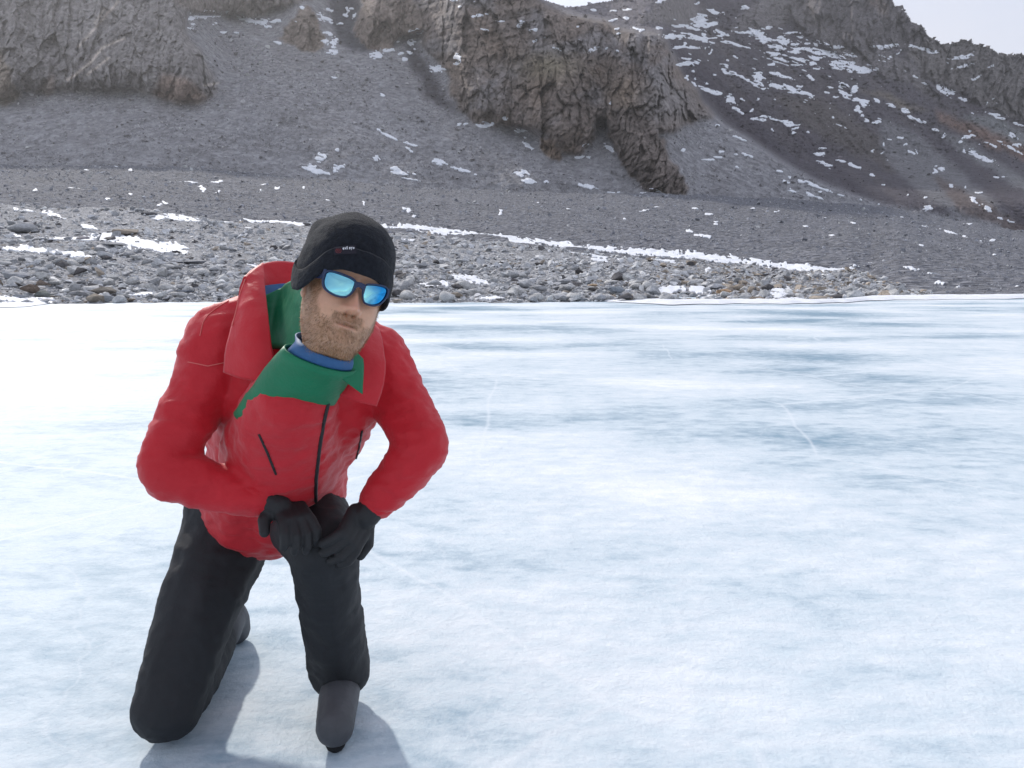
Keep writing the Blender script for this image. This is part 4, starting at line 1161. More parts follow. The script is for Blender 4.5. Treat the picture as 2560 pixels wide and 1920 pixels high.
p1 = root + dirn * ln * .55 + nrm * .0006; p2 = root + dirn * ln + np.array([0, 0, -.001])
HV = np.stack([root - sidev * wv, root + sidev * wv, p1 + sidev * wv * .8, p1 - sidev * wv * .8, p2, p2 + sidev * 1e-5], 1).reshape(-1, 3)
k_ = np.arange(9000)[:, None] * 6
HFa = np.concatenate([k_ + np.array([[0, 1, 2, 3]]), k_ + np.array([[3, 2, 5, 4]])])
o = mesh_from('beard', h2w(HV), HFa, M_hair)
o['kind'] = 'stuff'
part(o, head)

# --- beanie
na, nr = 200, 90
ph = np.linspace(-math.pi, math.pi, na + 1)[:-1]
dg = np.abs(np.degrees(ph))
ZB = np.interp(np.degrees(ph), [-180, -130, -115, -95, -78, -60, -45, -25, 0, 25, 45, 62, 78, 95, 120, 150, 180], [.022, .021, .010, -.020, -.036, -.021, .009, -.0205+.041, .0225, .021, .012, -.004, -.012, -.014, -.01, .0, .005])
ZB = np.convolve(np.concatenate([ZB[-6:], ZB, ZB[:6]]), np.ones(13) / 13, 'valid')
ZB = ZB + .002 * fbm(ph * 3, ph * 0, oct=3, seed=211)
CUFF = .040 + .006 * np.cos(ph)
ZC = .157
def hat_point(phv, z, off):
    """outer surface of the fleece at angle and height"""
    z0 = .055
    u = np.clip((z - z0) / (ZC - z0), 0, 1)
    rf = np.clip(1 - u ** 2.3, 0, 1) ** (1 / 1.9)
    low = 1 + .02 * np.clip((z0 - z) / .1, 0, 1)
    ax, by = .0885 * low + off, .114 * low + off
    s_, c_ = np.sin(phv), np.cos(phv)
    x = -.005 * (1 - u) + ax * rf * np.sign(s_) * np.abs(s_) ** .95
    y = .010 + .016 * u - by * rf * np.sign(c_) * np.abs(c_) ** .95
    return np.stack([x, y, z + 0 * x], -1)
rowsV = []
S1, S2, S3 = 16, 5, 70
for j in range(5):        # inside of the lower edge
    q = j / 4
    rowsV.append(hat_point(ph, ZB + .02 * (1 - q), -.004 + .003 * q))
for j in range(S1):       # cuff
    q = j / (S1 - 1)
    bulge = .003 + .002 * math.sin(math.pi * min(1, q * 1.0)) ** .5
    rowsV.append(hat_point(ph, ZB + CUFF * q, bulge))
for j in range(S2):       # fold over the upper edge of the cuff
    q = (j + 1) / S2
    rowsV.append(hat_point(ph, ZB + CUFF * (1 - .05 * q), .0035 * (1 - q) - .001 * q))
for j in range(S3):
    q = (j + 1) / S3
    z = (ZB + CUFF * .95) * (1 - q) + ZC * q
    rowsV.append(hat_point(ph, z, -.001 * (1 - q)))
HVv = np.stack(rowsV, 1)
nr = HVv.shape[1]
P = HVv.reshape(-1, 3)
# pointed seam corners and soft folds of the fleece
def bumpat(P, c, r, d):
    g = np.exp(-np.sum((P - np.array(c)) ** 2, 1) / r ** 2)
    return P + g[:, None] * np.array(d)
P = bumpat(P, HAT_B1[0], HAT_B1[1], HAT_B1[2]); P = bumpat(P, HAT_B2[0], HAT_B2[1], HAT_B2[2]); P = bumpat(P, HAT_B3[0], HAT_B3[1], HAT_B3[2])
rad = P / (np.linalg.norm(P, axis=1)[:, None] + 1e-9)
up_ = sstep(.04, .09, P[:, 2])
P = P + rad * (up_ * .003 * fbm(P[:, 0] * 16, P[:, 1] * 16, P[:, 2] * 26, oct=3, seed=213) + .0012 * fbm(P[:, 0] * 60, P[:, 1] * 60, P[:, 2] * 60, oct=2, seed=214))[:, None]
ii, jj = np.meshgrid(np.arange(na), np.arange(nr - 1), indexing='ij')
a_ = ii * nr + jj; b2 = ((ii + 1) % na) * nr + jj
HATF = np.stack([a_, b2, b2 + 1, a_ + 1], -1).reshape(-1, 4)
hat = mesh_from('beanie', h2w(P), HATF, M_fleece)
hat['label'] = 'black fleece beanie with a folded cuff and a small woven label'
part(hat)
hatbvh = BVHTree.FromPolygons([tuple(v) for v in h2w(P)], [tuple(map(int, f)) for f in HATF])
def on_hat(px, py, off):
    k_, m_ = km(px, py)
    d = Vector((float(k_), 1, float(m_))).normalized()
    hit = hatbvh.ray_cast(Vector((0, 0, H)), d)
    if hit[0] is None: return None
    nr_ = hit[1] if hit[1].dot(d) < 0 else -hit[1]
    return hit[0] + nr_ * off
# fuzz of the fleece
rg = np.random.default_rng(78)
fi = rg.integers(0, len(HATF), 14000)
PW_ = h2w(P)
rt = PW_[HATF[fi]].mean(1) + rg.normal(0, .001, (14000, 3))
nn = np.cross(PW_[HATF[fi, 1]] - PW_[HATF[fi, 0]], PW_[HATF[fi, 3]] - PW_[HATF[fi, 0]]); nn /= np.linalg.norm(nn, axis=1)[:, None] + 1e-12
ctr = h2w(np.array([[0, .01, .04]]))[0]
nn *= np.sign(np.sum(nn * (rt - ctr), 1))[:, None]
dr = nn + rg.normal(0, .6, (14000, 3)); dr /= np.linalg.norm(dr, axis=1)[:, None]
sv = np.cross(dr, rg.normal(0, 1, (14000, 3))); sv /= np.linalg.norm(sv, axis=1)[:, None]
ll = rg.uniform(.0008, .0022, 14000)[:, None]
FV = np.stack([rt - sv * .00012, rt + sv * .00012, rt + dr * ll + sv * .00004, rt + dr * ll - sv * .00004], 1).reshape(-1, 3)
M_fuzz = simple('fleece_fuzz', (.022, .024, .028), .9, .2)
o = mesh_from('fleece_fuzz', FV, np.arange(14000 * 4).reshape(-1, 4), M_fuzz)
o['kind'] = 'stuff'
part(o, hat)
# woven label with its lettering
QUAD = np.array([[836, 637.0], [891, 634.5], [890.5, 613], [834.5, 617.5]])      # lower left, lower right, upper right, upper left
def lab_uv(u, v):
    u = np.asarray(u, float)[..., None]; v = np.asarray(v, float)[..., None]
    return (QUAD[0] * (1 - u) + QUAD[1] * u) * (1 - v) + (QUAD[3] * (1 - u) + QUAD[2] * u) * v
def sewn(name, uv, faces, mat, off, thick):
    """flat outline (u, v on the label) laid on the cuff with a thickness"""
    q = lab_uv(uv[:, 0], uv[:, 1])
    top = [on_hat(x, y, off + thick) for x, y in q]
    bot = [on_hat(x, y, off) for x, y in q]
    me = bpy.data.meshes.new(name)
    n = len(top)
    cnt = {}
    for f in faces:
        for a, b_ in zip(f, list(f[1:]) + [f[0]]): cnt[(a, b_)] = 1
    rim = [(a, b_) for (a, b_) in cnt if (b_, a) not in cnt]
    F = [tuple(f) for f in faces] + [(b_, a, a + n, b_ + n) for a, b_ in rim]
    me.from_pydata([tuple(v) for v in top] + [tuple(v) for v in bot], [], F)
    me.update(); me.materials.append(mat)
    o = bpy.data.objects.new(name, me); COL.objects.link(o)
    return part(o, hat)
gu, gv = 13, 5
uv = np.array([[i / (gu - 1), j / (gv - 1)] for i in range(gu) for j in range(gv)])
sewn('woven_label', uv, grid_faces(gu, gv).tolist(), M_label, -.001, .0022)
def text_outline(txt, size):
    cu = bpy.data.curves.new('tmp', 'FONT'); cu.body = txt; cu.size = size; cu.resolution_u = 3; cu.offset = .012
    o = bpy.data.objects.new('tmp', cu); COL.objects.link(o)
    dg_ = bpy.context.evaluated_depsgraph_get()
    me = bpy.data.meshes.new_from_object(o.evaluated_get(dg_))
    bm = bmesh.new(); bm.from_mesh(me)
    bmesh.ops.remove_doubles(bm, verts=bm.verts, dist=1e-5)
    bmesh.ops.triangulate(bm, faces=bm.faces)
    bm.verts.index_update()
    v = np.array([q.co[:2] for q in bm.verts]); f = [[q.index for q in x.verts] for x in bm.faces]
    bm.free(); bpy.data.objects.remove(o); bpy.data.curves.remove(cu); bpy.data.meshes.remove(me)
    return v, f
def word(chars, u0, v0, h_, asp):
    """letters; a tilde in front turns a letter round, as on the label"""
    cur = u0; VS, FS, off = [], [], 0
    for ch in chars:
        if ch == ' ':
            cur += h_ * .28 * asp; continue
        fl = ch[0] == '~'
        v, f = text_outline(ch[-1], 1.0)
        x0, x1 = v[:, 0].min(), v[:, 0].max()
        x = (x1 - v[:, 0]) if fl else (v[:, 0] - x0)
        uvq = np.stack([cur + x * h_ * asp, v0 + v[:, 1] * h_], -1)
        if fl: f = [q[::-1] for q in f]
        VS.append(uvq); FS += [[i + off for i in q] for q in f]; off += len(v)
        cur += (x1 - x0 + .09) * h_ * asp
    return np.concatenate(VS), FS
v, f = word(['e', 'v', 'i', 'l', ' ', '~e', 'y', '~e'], .40, .54, .50, .375)
v[:, 0] = .385 + (v[:, 0] - .385) * (.53 / (v[:, 0].max() - .385))
sewn('lettering', v, f, M_white, .0012, .0008)
# the round red mark: two brackets, a small ring with a bar, and a hooked stroke
def arc(cx, cy, rx, ry, a0, a1, wd, n=14):
    A = np.radians(np.linspace(a0, a1, n))
    o_ = np.stack([cx + (rx + wd) * np.cos(A), cy + (ry + wd * 2.6) * np.sin(A)], -1)
    i_ = np.stack([cx + (rx - wd) * np.cos(A), cy + (ry - wd * 2.6) * np.sin(A)], -1)
    f = [[k, k + n, k + n + 1, k + 1] for k in range(n - 1)]
    return np.concatenate([o_, i_]), f
VS, FS, off = [], [], 0
for args in [(.205, .44, .115, .30, 125, 225, .011), (.205, .44, .115, .30, -55, 55, .011), (.20, .50, .055, .15, 0, 360, .010), (.205, .34, .07, .16, 180, 330, .010)]:
    v, f = arc(*args); VS.append(v); FS += [[i + off for i in q] for q in f]; off += len(v)
v = np.array([[.145, .47], [.255, .47], [.255, .52], [.145, .52]]); VS.append(v); FS.append([off, off + 1, off + 2, off + 3])
sewn('emblem', np.concatenate(VS), FS, M_redthread, .0012, .0006)

# --- sunglasses: one wrapped front, traced for the near lens and mirrored for the far one
def to_front(px, py):
    o, d = ray_local(np.asarray(px, float), np.asarray(py, float))
    s = (-.098 - o[1]) / d[:, 1]
    for _ in range(12):
        x = o[0] + d[:, 0] * s
        s = (GY(x) - o[1]) / d[:, 1]
    return np.stack([o[0] + d[:, 0] * s, o[2] + d[:, 2] * s], -1)
def GY(x, z=None): return -.1035 + 5.2 * np.asarray(x) ** 2
lz = np.array([(130, 230), (150, 165), (200, 112), (280, 98), (380, 112), (560, 168), (720, 225), (880, 290), (980, 350), (1035, 410), (1045, 470), (1010, 570), (940, 670), (860, 760), (790, 810), (700, 832), (580, 818), (440, 780), (310, 715), (210, 645), (140, 570), (105, 490), (100, 380), (110, 300)])
out_r = to_front(800 + lz[:, 0] / 11.642, 670 + lz[:, 1] / 11.642)
lz2 = np.array([(1270, 620), (1295, 560), (1340, 510), (1420, 490), (1600, 500), (1780, 530), (1900, 570), (1955, 610), (1970, 680), (1940, 790), (1880, 900), (1800, 990), (1720, 1050), (1600, 1080), (1500, 1080), (1380, 1040), (1290, 990), (1265, 900), (1262, 760)])
out_l = to_front(800 + lz2[:, 0] / 11.642, 670 + lz2[:, 1] / 11.642)
print('LENS R', out_r.min(0), out_r.max(0), 'L', out_l.min(0), out_l.max(0))
def smooth_loop(p, n=72):
    q = np.vstack([p, p[:1]])
    L_ = np.concatenate([[0], np.cumsum(np.linalg.norm(np.diff(q, axis=0), axis=1))])
    s = np.linspace(0, L_[-1], n, endpoint=False)
    r_ = np.stack([np.interp(s, L_, q[:, 0]), np.interp(s, L_, q[:, 1])], -1)
    for _ in range(3): r_ = .5 * r_ + .25 * (np.roll(r_, 1, 0) + np.roll(r_, -1, 0))
    return r_
glasses = bpy.data.objects.new('sunglasses', None); COL.objects.link(glasses)
glasses.location = h2w(np.array([0, -.1, 0]))
part(glasses)
glasses['label'] = 'dark blue framed sport sunglasses with blue mirrored lenses'
def lift(p2, dy): return np.stack([p2[:, 0], GY(p2[:, 0]) + dy, p2[:, 1]], -1)
loops = []
for lp in (smooth_loop(out_r), smooth_loop(np.stack([-out_r[:, 0], out_r[:, 1]], -1)) if USE_MIRROR else smooth_loop(out_l)):
    n = len(lp); c = lp.mean(0)
    loops.append(lp)
    rings = []
    for s in np.linspace(1, .08, 9):
        q = c + (lp - c) * s
        rings.append(lift(q, .0006 - .0035 * (1 - s * s)))
    Vv = np.concatenate(rings + [lift(c[None], .0006 - .0035)])
    F4 = []
    for a in range(8):
        i = np.arange(n); F4.append(np.stack([a * n + i, a * n + (i + 1) % n, (a + 1) * n + (i + 1) % n, (a + 1) * n + i], -1))
    F4 = np.concatenate(F4)
    i = np.arange(n); last = 9 * n
    F4 = np.concatenate([F4, np.stack([8 * n + i, 8 * n + (i + 1) % n, np.full(n, last), np.full(n, last)], -1)])
    me = bpy.data.meshes.new('lens')
    me.from_pydata([tuple(v) for v in h2w(Vv)], [], [tuple(dict.fromkeys(map(int, f))) for f in F4])
    for p in me.polygons: p.use_smooth = True
    me.materials.append(M_lens)
    o = bpy.data.objects.new('lens', me); COL.objects.link(o); part(o, glasses)
# frame front: rim section swept round each lens, bridge, brow corners
def sweep(loop3, prof, closed=True):
    pass
fv, ff, off = [], [], 0
for lp in loops:
    n = len(lp); c = lp.mean(0)
    tg = np.roll(lp, -1, 0) - np.roll(lp, 1, 0); tg /= np.linalg.norm(tg, axis=1)[:, None]
    nr_ = np.stack([tg[:, 1], -tg[:, 0]], -1)
    if np.sum(nr_ * (lp - c)) < 0: nr_ = -nr_
    sec = [(-.0004, .0008), (-.0003, -.0016), (.0006, -.0026), (.0020, -.0026), (.0030, -.0014), (.0030, .0018), (.0020, .0030), (.0002, .0030)]
    for (o2, dy) in sec:
        q = lp + nr_ * o2
        fv.append(lift(q, dy))
    m_ = len(sec)
    for a in range(m_):
        i = np.arange(n); a1 = (a + 1) % m_
        ff.append(np.stack([off + a * n + i, off + a * n + (i + 1) % n, off + a1 * n + (i + 1) % n, off + a1 * n + i], -1))
    off += n * m_
# bridge and temple corners as lofted blocks
def loft(pts_rows):
    global off
    R_ = len(pts_rows); n = len(pts_rows[0])
    for r_ in pts_rows: fv.append(np.array(r_))
    i = np.arange(n)
    for a in range(R_ - 1):
        ff.append(np.stack([off + a * n + i, off + a * n + (i + 1) % n, off + (a + 1) * n + (i + 1) % n, off + (a + 1) * n + i], -1))
    ff.append(np.array([[off + 0, off + 1, off + 2, off + 3]])); e = off + (R_ - 1) * n
    ff.append(np.array([[e + 3, e + 2, e + 1, e]]))
    off += R_ * n
def block(x, z0, z1, d0, d1): return [(x, GY(x) + d0, z0), (x, GY(x) + d0, z1), (x, GY(x) + d1, z1), (x, GY(x) + d1, z0)]
xr = loops[0][:, 0].max(); xl = loops[1][:, 0].min()
zi = loops[0][np.argmax(loops[0][:, 0]), 1]
rows_ = []
for q in np.linspace(0, 1, 9):
    x = (xr - .002) * (1 - q) + (xl + .002) * q
    s = abs(q - .5) * 2
    rows_.append(block(x, zi - .001 - .009 * s ** 2, zi + .0085 - .0015 * s, -.0028, .0026))
loft(rows_)
for sgn, lp in ((-1, loops[0]), (1, loops[1])):
    xo = lp[:, 0].min() if sgn < 0 else lp[:, 0].max()
    zt_ = lp[:, 1].max() - .008
    rows_ = []
    for q in np.linspace(0, 1, 10):                      # wraps from the front corner back along the temple
        x = xo + sgn * (.001 + .010 * math.sin(q * math.pi / 2)) - sgn * .004 * (q > .95)
        y = GY(xo) + q * .095
        hh = .0055 * (1 - q) + .0035
        rows_.append([(x - sgn * .001, y - .002, zt_ - hh), (x - sgn * .001, y - .002, zt_ + hh), (x + sgn * .003, y, zt_ + hh), (x + sgn * .003, y, zt_ - hh)])
    loft(rows_)
fr = mesh_from('frame', h2w(np.concatenate(fv)), np.concatenate(ff), M_frame)
md = fr.modifiers.new('bev', 'BEVEL'); md.width = .0006; md.segments = 2; md.limit_method = 'ANGLE'
part(fr, glasses)

# --- soft bodies from capsules, welded by a voxel remesh
def blob(name, chains, mat, voxel, smooth=6, wrinkle=None, parent=man, seed=0):
    bm = bmesh.new()
    for ch in chains:
        for (p0, r0), (p1, r1) in zip(ch[:-1], ch[1:]):
            p0, p1 = Vector(p0), Vector(p1)
            nstep = max(2, int((p1 - p0).length / (min(r0, r1) * .35)) + 1)
            for s in range(nstep + 1):
                q = s / nstep
                bmesh.ops.create_icosphere(bm, subdivisions=2, radius=r0 + (r1 - r0) * q, matrix=Matrix.Translation(p0.lerp(p1, q)))
    me = bpy.data.meshes.new('tmp'); bm.to_mesh(me); bm.free()
    o = bpy.data.objects.new('tmp', me); COL.objects.link(o)
    md = o.modifiers.new('r', 'REMESH'); md.mode = 'VOXEL'; md.voxel_size = voxel
    ms = o.modifiers.new('s', 'SMOOTH'); ms.iterations = smooth; ms.factor = .5
    dg_ = bpy.context.evaluated_depsgraph_get()
    m2 = bpy.data.meshes.new_from_object(o.evaluated_get(dg_))
    bpy.data.objects.remove(o); bpy.data.meshes.remove(me)
    m2.name = name
    n = len(m2.vertices)
    co = np.empty(n * 3, np.float32); m2.vertices.foreach_get('co', co); co = co.reshape(-1, 3).astype(float)
    no = np.empty(n * 3, np.float32); m2.vertices.foreach_get('normal', no); no = no.reshape(-1, 3)
    if wrinkle:
        d = 0
        for (amp, fx, fy, fz, rdg) in wrinkle:
            wq = fbm(co[:, 0] * 5, co[:, 1] * 5, co[:, 2] * 5, oct=2, seed=seed + 7) * .6
            d = d + amp * fbm(co[:, 0] * fx + wq, co[:, 1] * fy, co[:, 2] * fz + wq, oct=3, seed=seed, ridged=rdg)
        co = co + no * np.asarray(d)[:, None]
        m2.vertices.foreach_set('co', co.astype(np.float32).ravel())
    m2.polygons.foreach_set('use_smooth', np.ones(len(m2.polygons), bool))
    m2.materials.clear(); m2.materials.append(mat)
    m2.update()
    o = bpy.data.objects.new(name, m2); COL.objects.link(o)
    part(o, parent)
    return o
SHR, SHL = (-.690, 1.84, 1.030), (-.335, 1.90, .985)
jacket = blob('jacket', [
    [((-.72, 2.11, .55), .165), ((-.66, 2.02, .72), .155), ((-.57, 1.90, .90), .165), ((-.53, 1.86, .99), .130)],
    [((-.62, 2.08, .56), .150), ((-.57, 1.98, .74), .145), ((-.47, 1.88, .90), .155), ((-.47, 1.84, .95), .13)],
    [((-.480, 1.668, .918), .092), ((-.515, 1.735, .86), .115), ((-.56, 1.85, .76), .15)],
    [((-.54, 1.88, 1.02), .105), ((-.61, 1.87, 1.062), .088), (SHR, .088), ((-.735, 1.79, .92), .070), ((-.785, 1.70, .765), .060), ((-.775, 1.69, .750), .060), ((-.69, 1.715, .710), .053), ((-.600, 1.735, .680), .045)],
    [((-.52, 1.89, 1.02), .10), ((-.42, 1.90, 1.02), .085), (SHL, .083), ((-.285, 1.86, .90), .070), ((-.215, 1.79, .800), .062), ((-.215, 1.785, .780), .062), ((-.27, 1.79, .710), .054), ((-.318, 1.792, .658), .045)],
], M_red, .0085, 9, [(.008, 8, 8, 15, True), (.0045, 20, 20, 38, True), (.0015, 60, 60, 80, False)], seed=301)
trousers = blob('trousers', [
    [((-.80, 2.14, .52), .135), ((-.62, 2.17, .52), .135)],
    [((-.80, 2.14, .50), .13), ((-.85, 1.95, .28), .105), ((-.88, 1.82, .095), .082), ((-.89, 1.98, .085), .078), ((-.90, 2.20, .085), .062)],
    [((-.62, 2.17, .52), .13), ((-.54, 1.98, .54), .108), ((-.46, 1.80, .535), .083), ((-.467, 1.87, .38), .080), ((-.475, 1.965, .17), .080), ((-.475, 1.985, .115), .082)],
], M_black, .010, 5, [(.007, 8, 8, 12, True), (.0035, 26, 26, 34, True)], seed=311)
def boot(ankle, heel, toe, hgt):
    g = bpy.data.objects.new('boot', None); COL.objects.link(g); g.location = heel; part(g)
    blob('upper', [[(ankle, .066), (heel, .056), (((heel[0] + toe[0]) / 2, (heel[1] + toe[1]) / 2, (heel[2] + toe[2]) / 2 + .01), .056), (toe, .050)]], M_boot, .007, 4, None, g)
    up = Vector((0, 0, -.040)) if hgt else Vector((0, .03, 0))
    blob('sole', [[(Vector(heel) + up, .030), ((Vector(heel) + Vector(toe)) / 2 + up, .030), (Vector(toe) + up, .028)]], M_sole, .007, 3, None, g)
boot((-.475, 1.98, .14), (-.475, 2.02, .070), (-.445, 1.79, .064), True)
boot((-.90, 2.24, .10), (-.90, 2.32, .11), (-.90, 2.36, .045), False)
def glove(name, wrist, palm, fdir, down, thumb):
    """palm, four curled fingers of different lengths and a thumb from the side of the palm"""
    w_, p_ = Vector(wrist), Vector(palm); fd = Vector(fdir).normalized(); dn = Vector(down)
    dn = (dn - fd * dn.dot(fd)).normalized(); sd_ = dn.cross(fd).normalized()
    ch = [[(w_, .036), (w_.lerp(p_, .5), .034)]]
    for q in (-.026, -.009, .009, .026):
        ch.append([(p_ + sd_ * q - fd * .035, .0195), (p_ + sd_ * q + fd * .03, .0175)])
    for q, l_ in ((-.029, .066), (-.010, .080), (.010, .076), (.029, .060)):
        k0 = p_ + sd_ * q * 1.12 + fd * .036
        k1 = k0 + (fd * .86 + dn * .5 + sd_ * q * 7) * l_ * .45
        k2 = k1 + (fd * .35 + dn * .94) * l_ * .34
        k3 = k2 + (fd * -.25 + dn * .97) * l_ * .24
        ch.append([(k0, .0132), (k1, .0120), (k2, .0112), (k3, .0100)])
    t0 = p_ + sd_ * thumb * .034 - fd * .022
    t1 = t0 + (sd_ * thumb * .8 + fd * .5 + dn * .3).normalized() * .034
    t2 = t1 + (sd_ * thumb * .25 + fd * .85 + dn * .45).normalized() * .032
    ch.append([(t0, .018), (t1, .0155), (t2, .0125)])
    return blob(name, ch, M_glove, .0032, 3, None)
glove('glove', (-.580, 1.735, .672), (-.515, 1.735, .640), (.55, -.72, -.30), (.05, -.1, -1), 1)
glove('glove', (-.325, 1.790, .650), (-.372, 1.755, .592), (-.30, -.72, -.55), (-.85, .15, -.45), -1)

# --- collars: cloth sheets shaped by a few control points, with a cloth thickness
def sheet(name, rows, mat, thick=.004, sub=3, parent=man, wr=0.0, seed=0):
    nR, nC = len(rows), len(rows[0])
    V = [at(*p) for r_ in rows for p in r_]
    me = bpy.data.meshes.new('tmp')
    me.from_pydata([tuple(v) for v in V], [], [(i * nC + j, i * nC + j + 1, (i + 1) * nC + j + 1, (i + 1) * nC + j) for i in range(nR - 1) for j in range(nC - 1)])
    o = bpy.data.objects.new('tmp', me); COL.objects.link(o)
    md = o.modifiers.new('s', 'SUBSURF'); md.levels = sub; md.boundary_smooth = 'PRESERVE_CORNERS'
    dg_ = bpy.context.evaluated_depsgraph_get()
    m2 = bpy.data.meshes.new_from_object(o.evaluated_get(dg_))
    bpy.data.objects.remove(o)
    if wr:
        n = len(m2.vertices)
        co = np.empty(n * 3, np.float32); m2.vertices.foreach_get('co', co); co = co.reshape(-1, 3).astype(float)
        no = np.empty(n * 3, np.float32); m2.vertices.foreach_get('normal', no); no = no.reshape(-1, 3)
        co += no * (wr * fbm(co[:, 0] * 22, co[:, 1] * 22, co[:, 2] * 30, oct=3, seed=seed))[:, None]
        m2.vertices.foreach_set('co', co.astype(np.float32).ravel())
    m2.name = name
    m2.polygons.foreach_set('use_smooth', np.ones(len(m2.polygons), bool))
    m2.materials.clear(); m2.materials.append(mat); m2.update()
    o = bpy.data.objects.new(name, m2); COL.objects.link(o)
    so_ = o.modifiers.new('t', 'SOLIDIFY'); so_.thickness = thick; so_.offset = 0
    part(o, parent)
    return o
# standing hood: the back wall behind the neck
sheet('hood', [
    [(612, 694, 1.775), (630, 677, 1.82), (652, 663, 1.87), (690, 652, 1.92), (735, 658, 1.95), (790, 668, 1.95), (850, 700, 1.90), (905, 760, 1.82), (930, 815, 1.76)],
    [(640, 705, 1.785), (655, 700, 1.83), (668, 696, 1.87), (697, 690, 1.90), (738, 692, 1.93), (790, 705, 1.92), (845, 735, 1.88), (890, 785, 1.80), (905, 835, 1.74)],
    [(655, 740, 1.80), (660, 738, 1.83), (672, 734, 1.86), (700, 728, 1.88), (740, 730, 1.90), (790, 745, 1.89), (840, 775, 1.85), (875, 820, 1.78), (890, 860, 1.73)],
    [(655, 800, 1.81), (665, 800, 1.84), (680, 800, 1.86), (705, 800, 1.87), (740, 805, 1.88), (790, 815, 1.87), (830, 835, 1.83), (860, 860, 1.78), (875, 890, 1.74)],
], M_red, .006, 3, jacket, .003, 401)
# outer face of the hood running down to the back
sheet('hood', [
    [(612, 694, 1.775), (630, 677, 1.82), (652, 663, 1.87), (690, 652, 1.92), (735, 658, 1.95), (790, 668, 1.95), (850, 700, 1.90)],
    [(598, 735, 1.80), (615, 722, 1.86), (640, 712, 1.92), (690, 705, 1.98), (735, 705, 2.01), (790, 715, 2.01), (860, 740, 1.97)],
    [(585, 790, 1.82), (605, 785, 1.90), (640, 780, 1.97), (690, 780, 2.03), (735, 780, 2.05), (790, 785, 2.05), (860, 800, 2.0)],
], M_red, .006, 3, jacket, .003, 403)
# the turned-out front edge of the hood (lapel) facing the camera
sheet('collar_flap', [
    [(613, 698, 1.770), (624, 684, 1.785), (643, 667, 1.82), (657, 659, 1.845)],
    [(602, 730, 1.745), (622, 722, 1.735), (645, 715, 1.745), (660, 712, 1.765)],
    [(594, 768, 1.715), (616, 766, 1.695), (648, 764, 1.695), (668, 765, 1.705)],
    [(580, 815, 1.690), (606, 818, 1.660), (645, 822, 1.648), (674, 825, 1.655)],
    [(565, 870, 1.690), (600, 880, 1.655), (645, 885, 1.635), (682, 890, 1.640)],
    [(560, 930, 1.71), (600, 945, 1.675), (650, 955, 1.655), (700, 960, 1.650)],
], M_red, .006, 3, jacket, .0035, 405)
sheet('collar_flap', [
    [(905, 790, 1.77), (918, 800, 1.78), (935, 812, 1.79), (945, 822, 1.80)],
    [(885, 850, 1.70), (905, 858, 1.69), (935, 868, 1.70), (960, 875, 1.72)],
    [(858, 915, 1.655), (885, 925, 1.64), (925, 935, 1.65), (965, 945, 1.68)],
    [(820, 975, 1.645), (850, 990, 1.63), (895, 1005, 1.64), (940, 1015, 1.67)],
], M_red, .006, 3, jacket, .0035, 406)
for c0, c1, r0 in (((-.615, 1.733, .685), (-.595, 1.735, .677), .047), ((-.311, 1.792, .666), (-.321, 1.791, .654), .047)):
    blob('cuff', [[(c0, r0), (c1, r0)]], M_red, .005, 2, [(.002, 60, 60, 60, True)], jacket)
# blue lining strip and the green mid layer with its standing collar
sheet('lining', [
    [(650, 716, 1.80), (672, 713, 1.85), (700, 711, 1.875), (735, 709, 1.89), (790, 720, 1.88)],
    [(652, 728, 1.795), (675, 722, 1.845), (702, 719, 1.868), (735, 720, 1.88), (790, 735, 1.87)],
    [(655, 746, 1.79), (680, 738, 1.84), (705, 732, 1.86), (735, 735, 1.87), (790, 755, 1.86)],
], M_blue, .005, 3, man, .001, 407)
green = sheet('midlayer', [
    [(652, 742, 1.775), (668, 735, 1.80), (690, 728, 1.82), (708, 722, 1.82), (716, 713, 1.80), (738, 700, 1.745), (766, 697, 1.69), (800, 745, 1.63), (850, 835, 1.585), (905, 900, 1.60)],
    [(654, 762, 1.765), (669, 757, 1.79), (690, 752, 1.805), (707, 748, 1.80), (715, 740, 1.782), (738, 732, 1.715), (762, 735, 1.665), (795, 775, 1.61), (850, 858, 1.57), (905, 920, 1.59)],
    [(656, 800, 1.74), (670, 795, 1.765), (690, 790, 1.780), (707, 787, 1.755), (716, 782, 1.74), (738, 780, 1.680), (762, 785, 1.640), (795, 815, 1.59), (850, 885, 1.555), (905, 945, 1.58)],
    [(658, 870, 1.69), (672, 870, 1.695), (690, 870, 1.69), (707, 870, 1.68), (716, 870, 1.665), (738, 875, 1.635), (765, 880, 1.62), (800, 900, 1.58), (850, 945, 1.555), (905, 985, 1.58)],
], M_green, .010, 3, man, .003, 409)
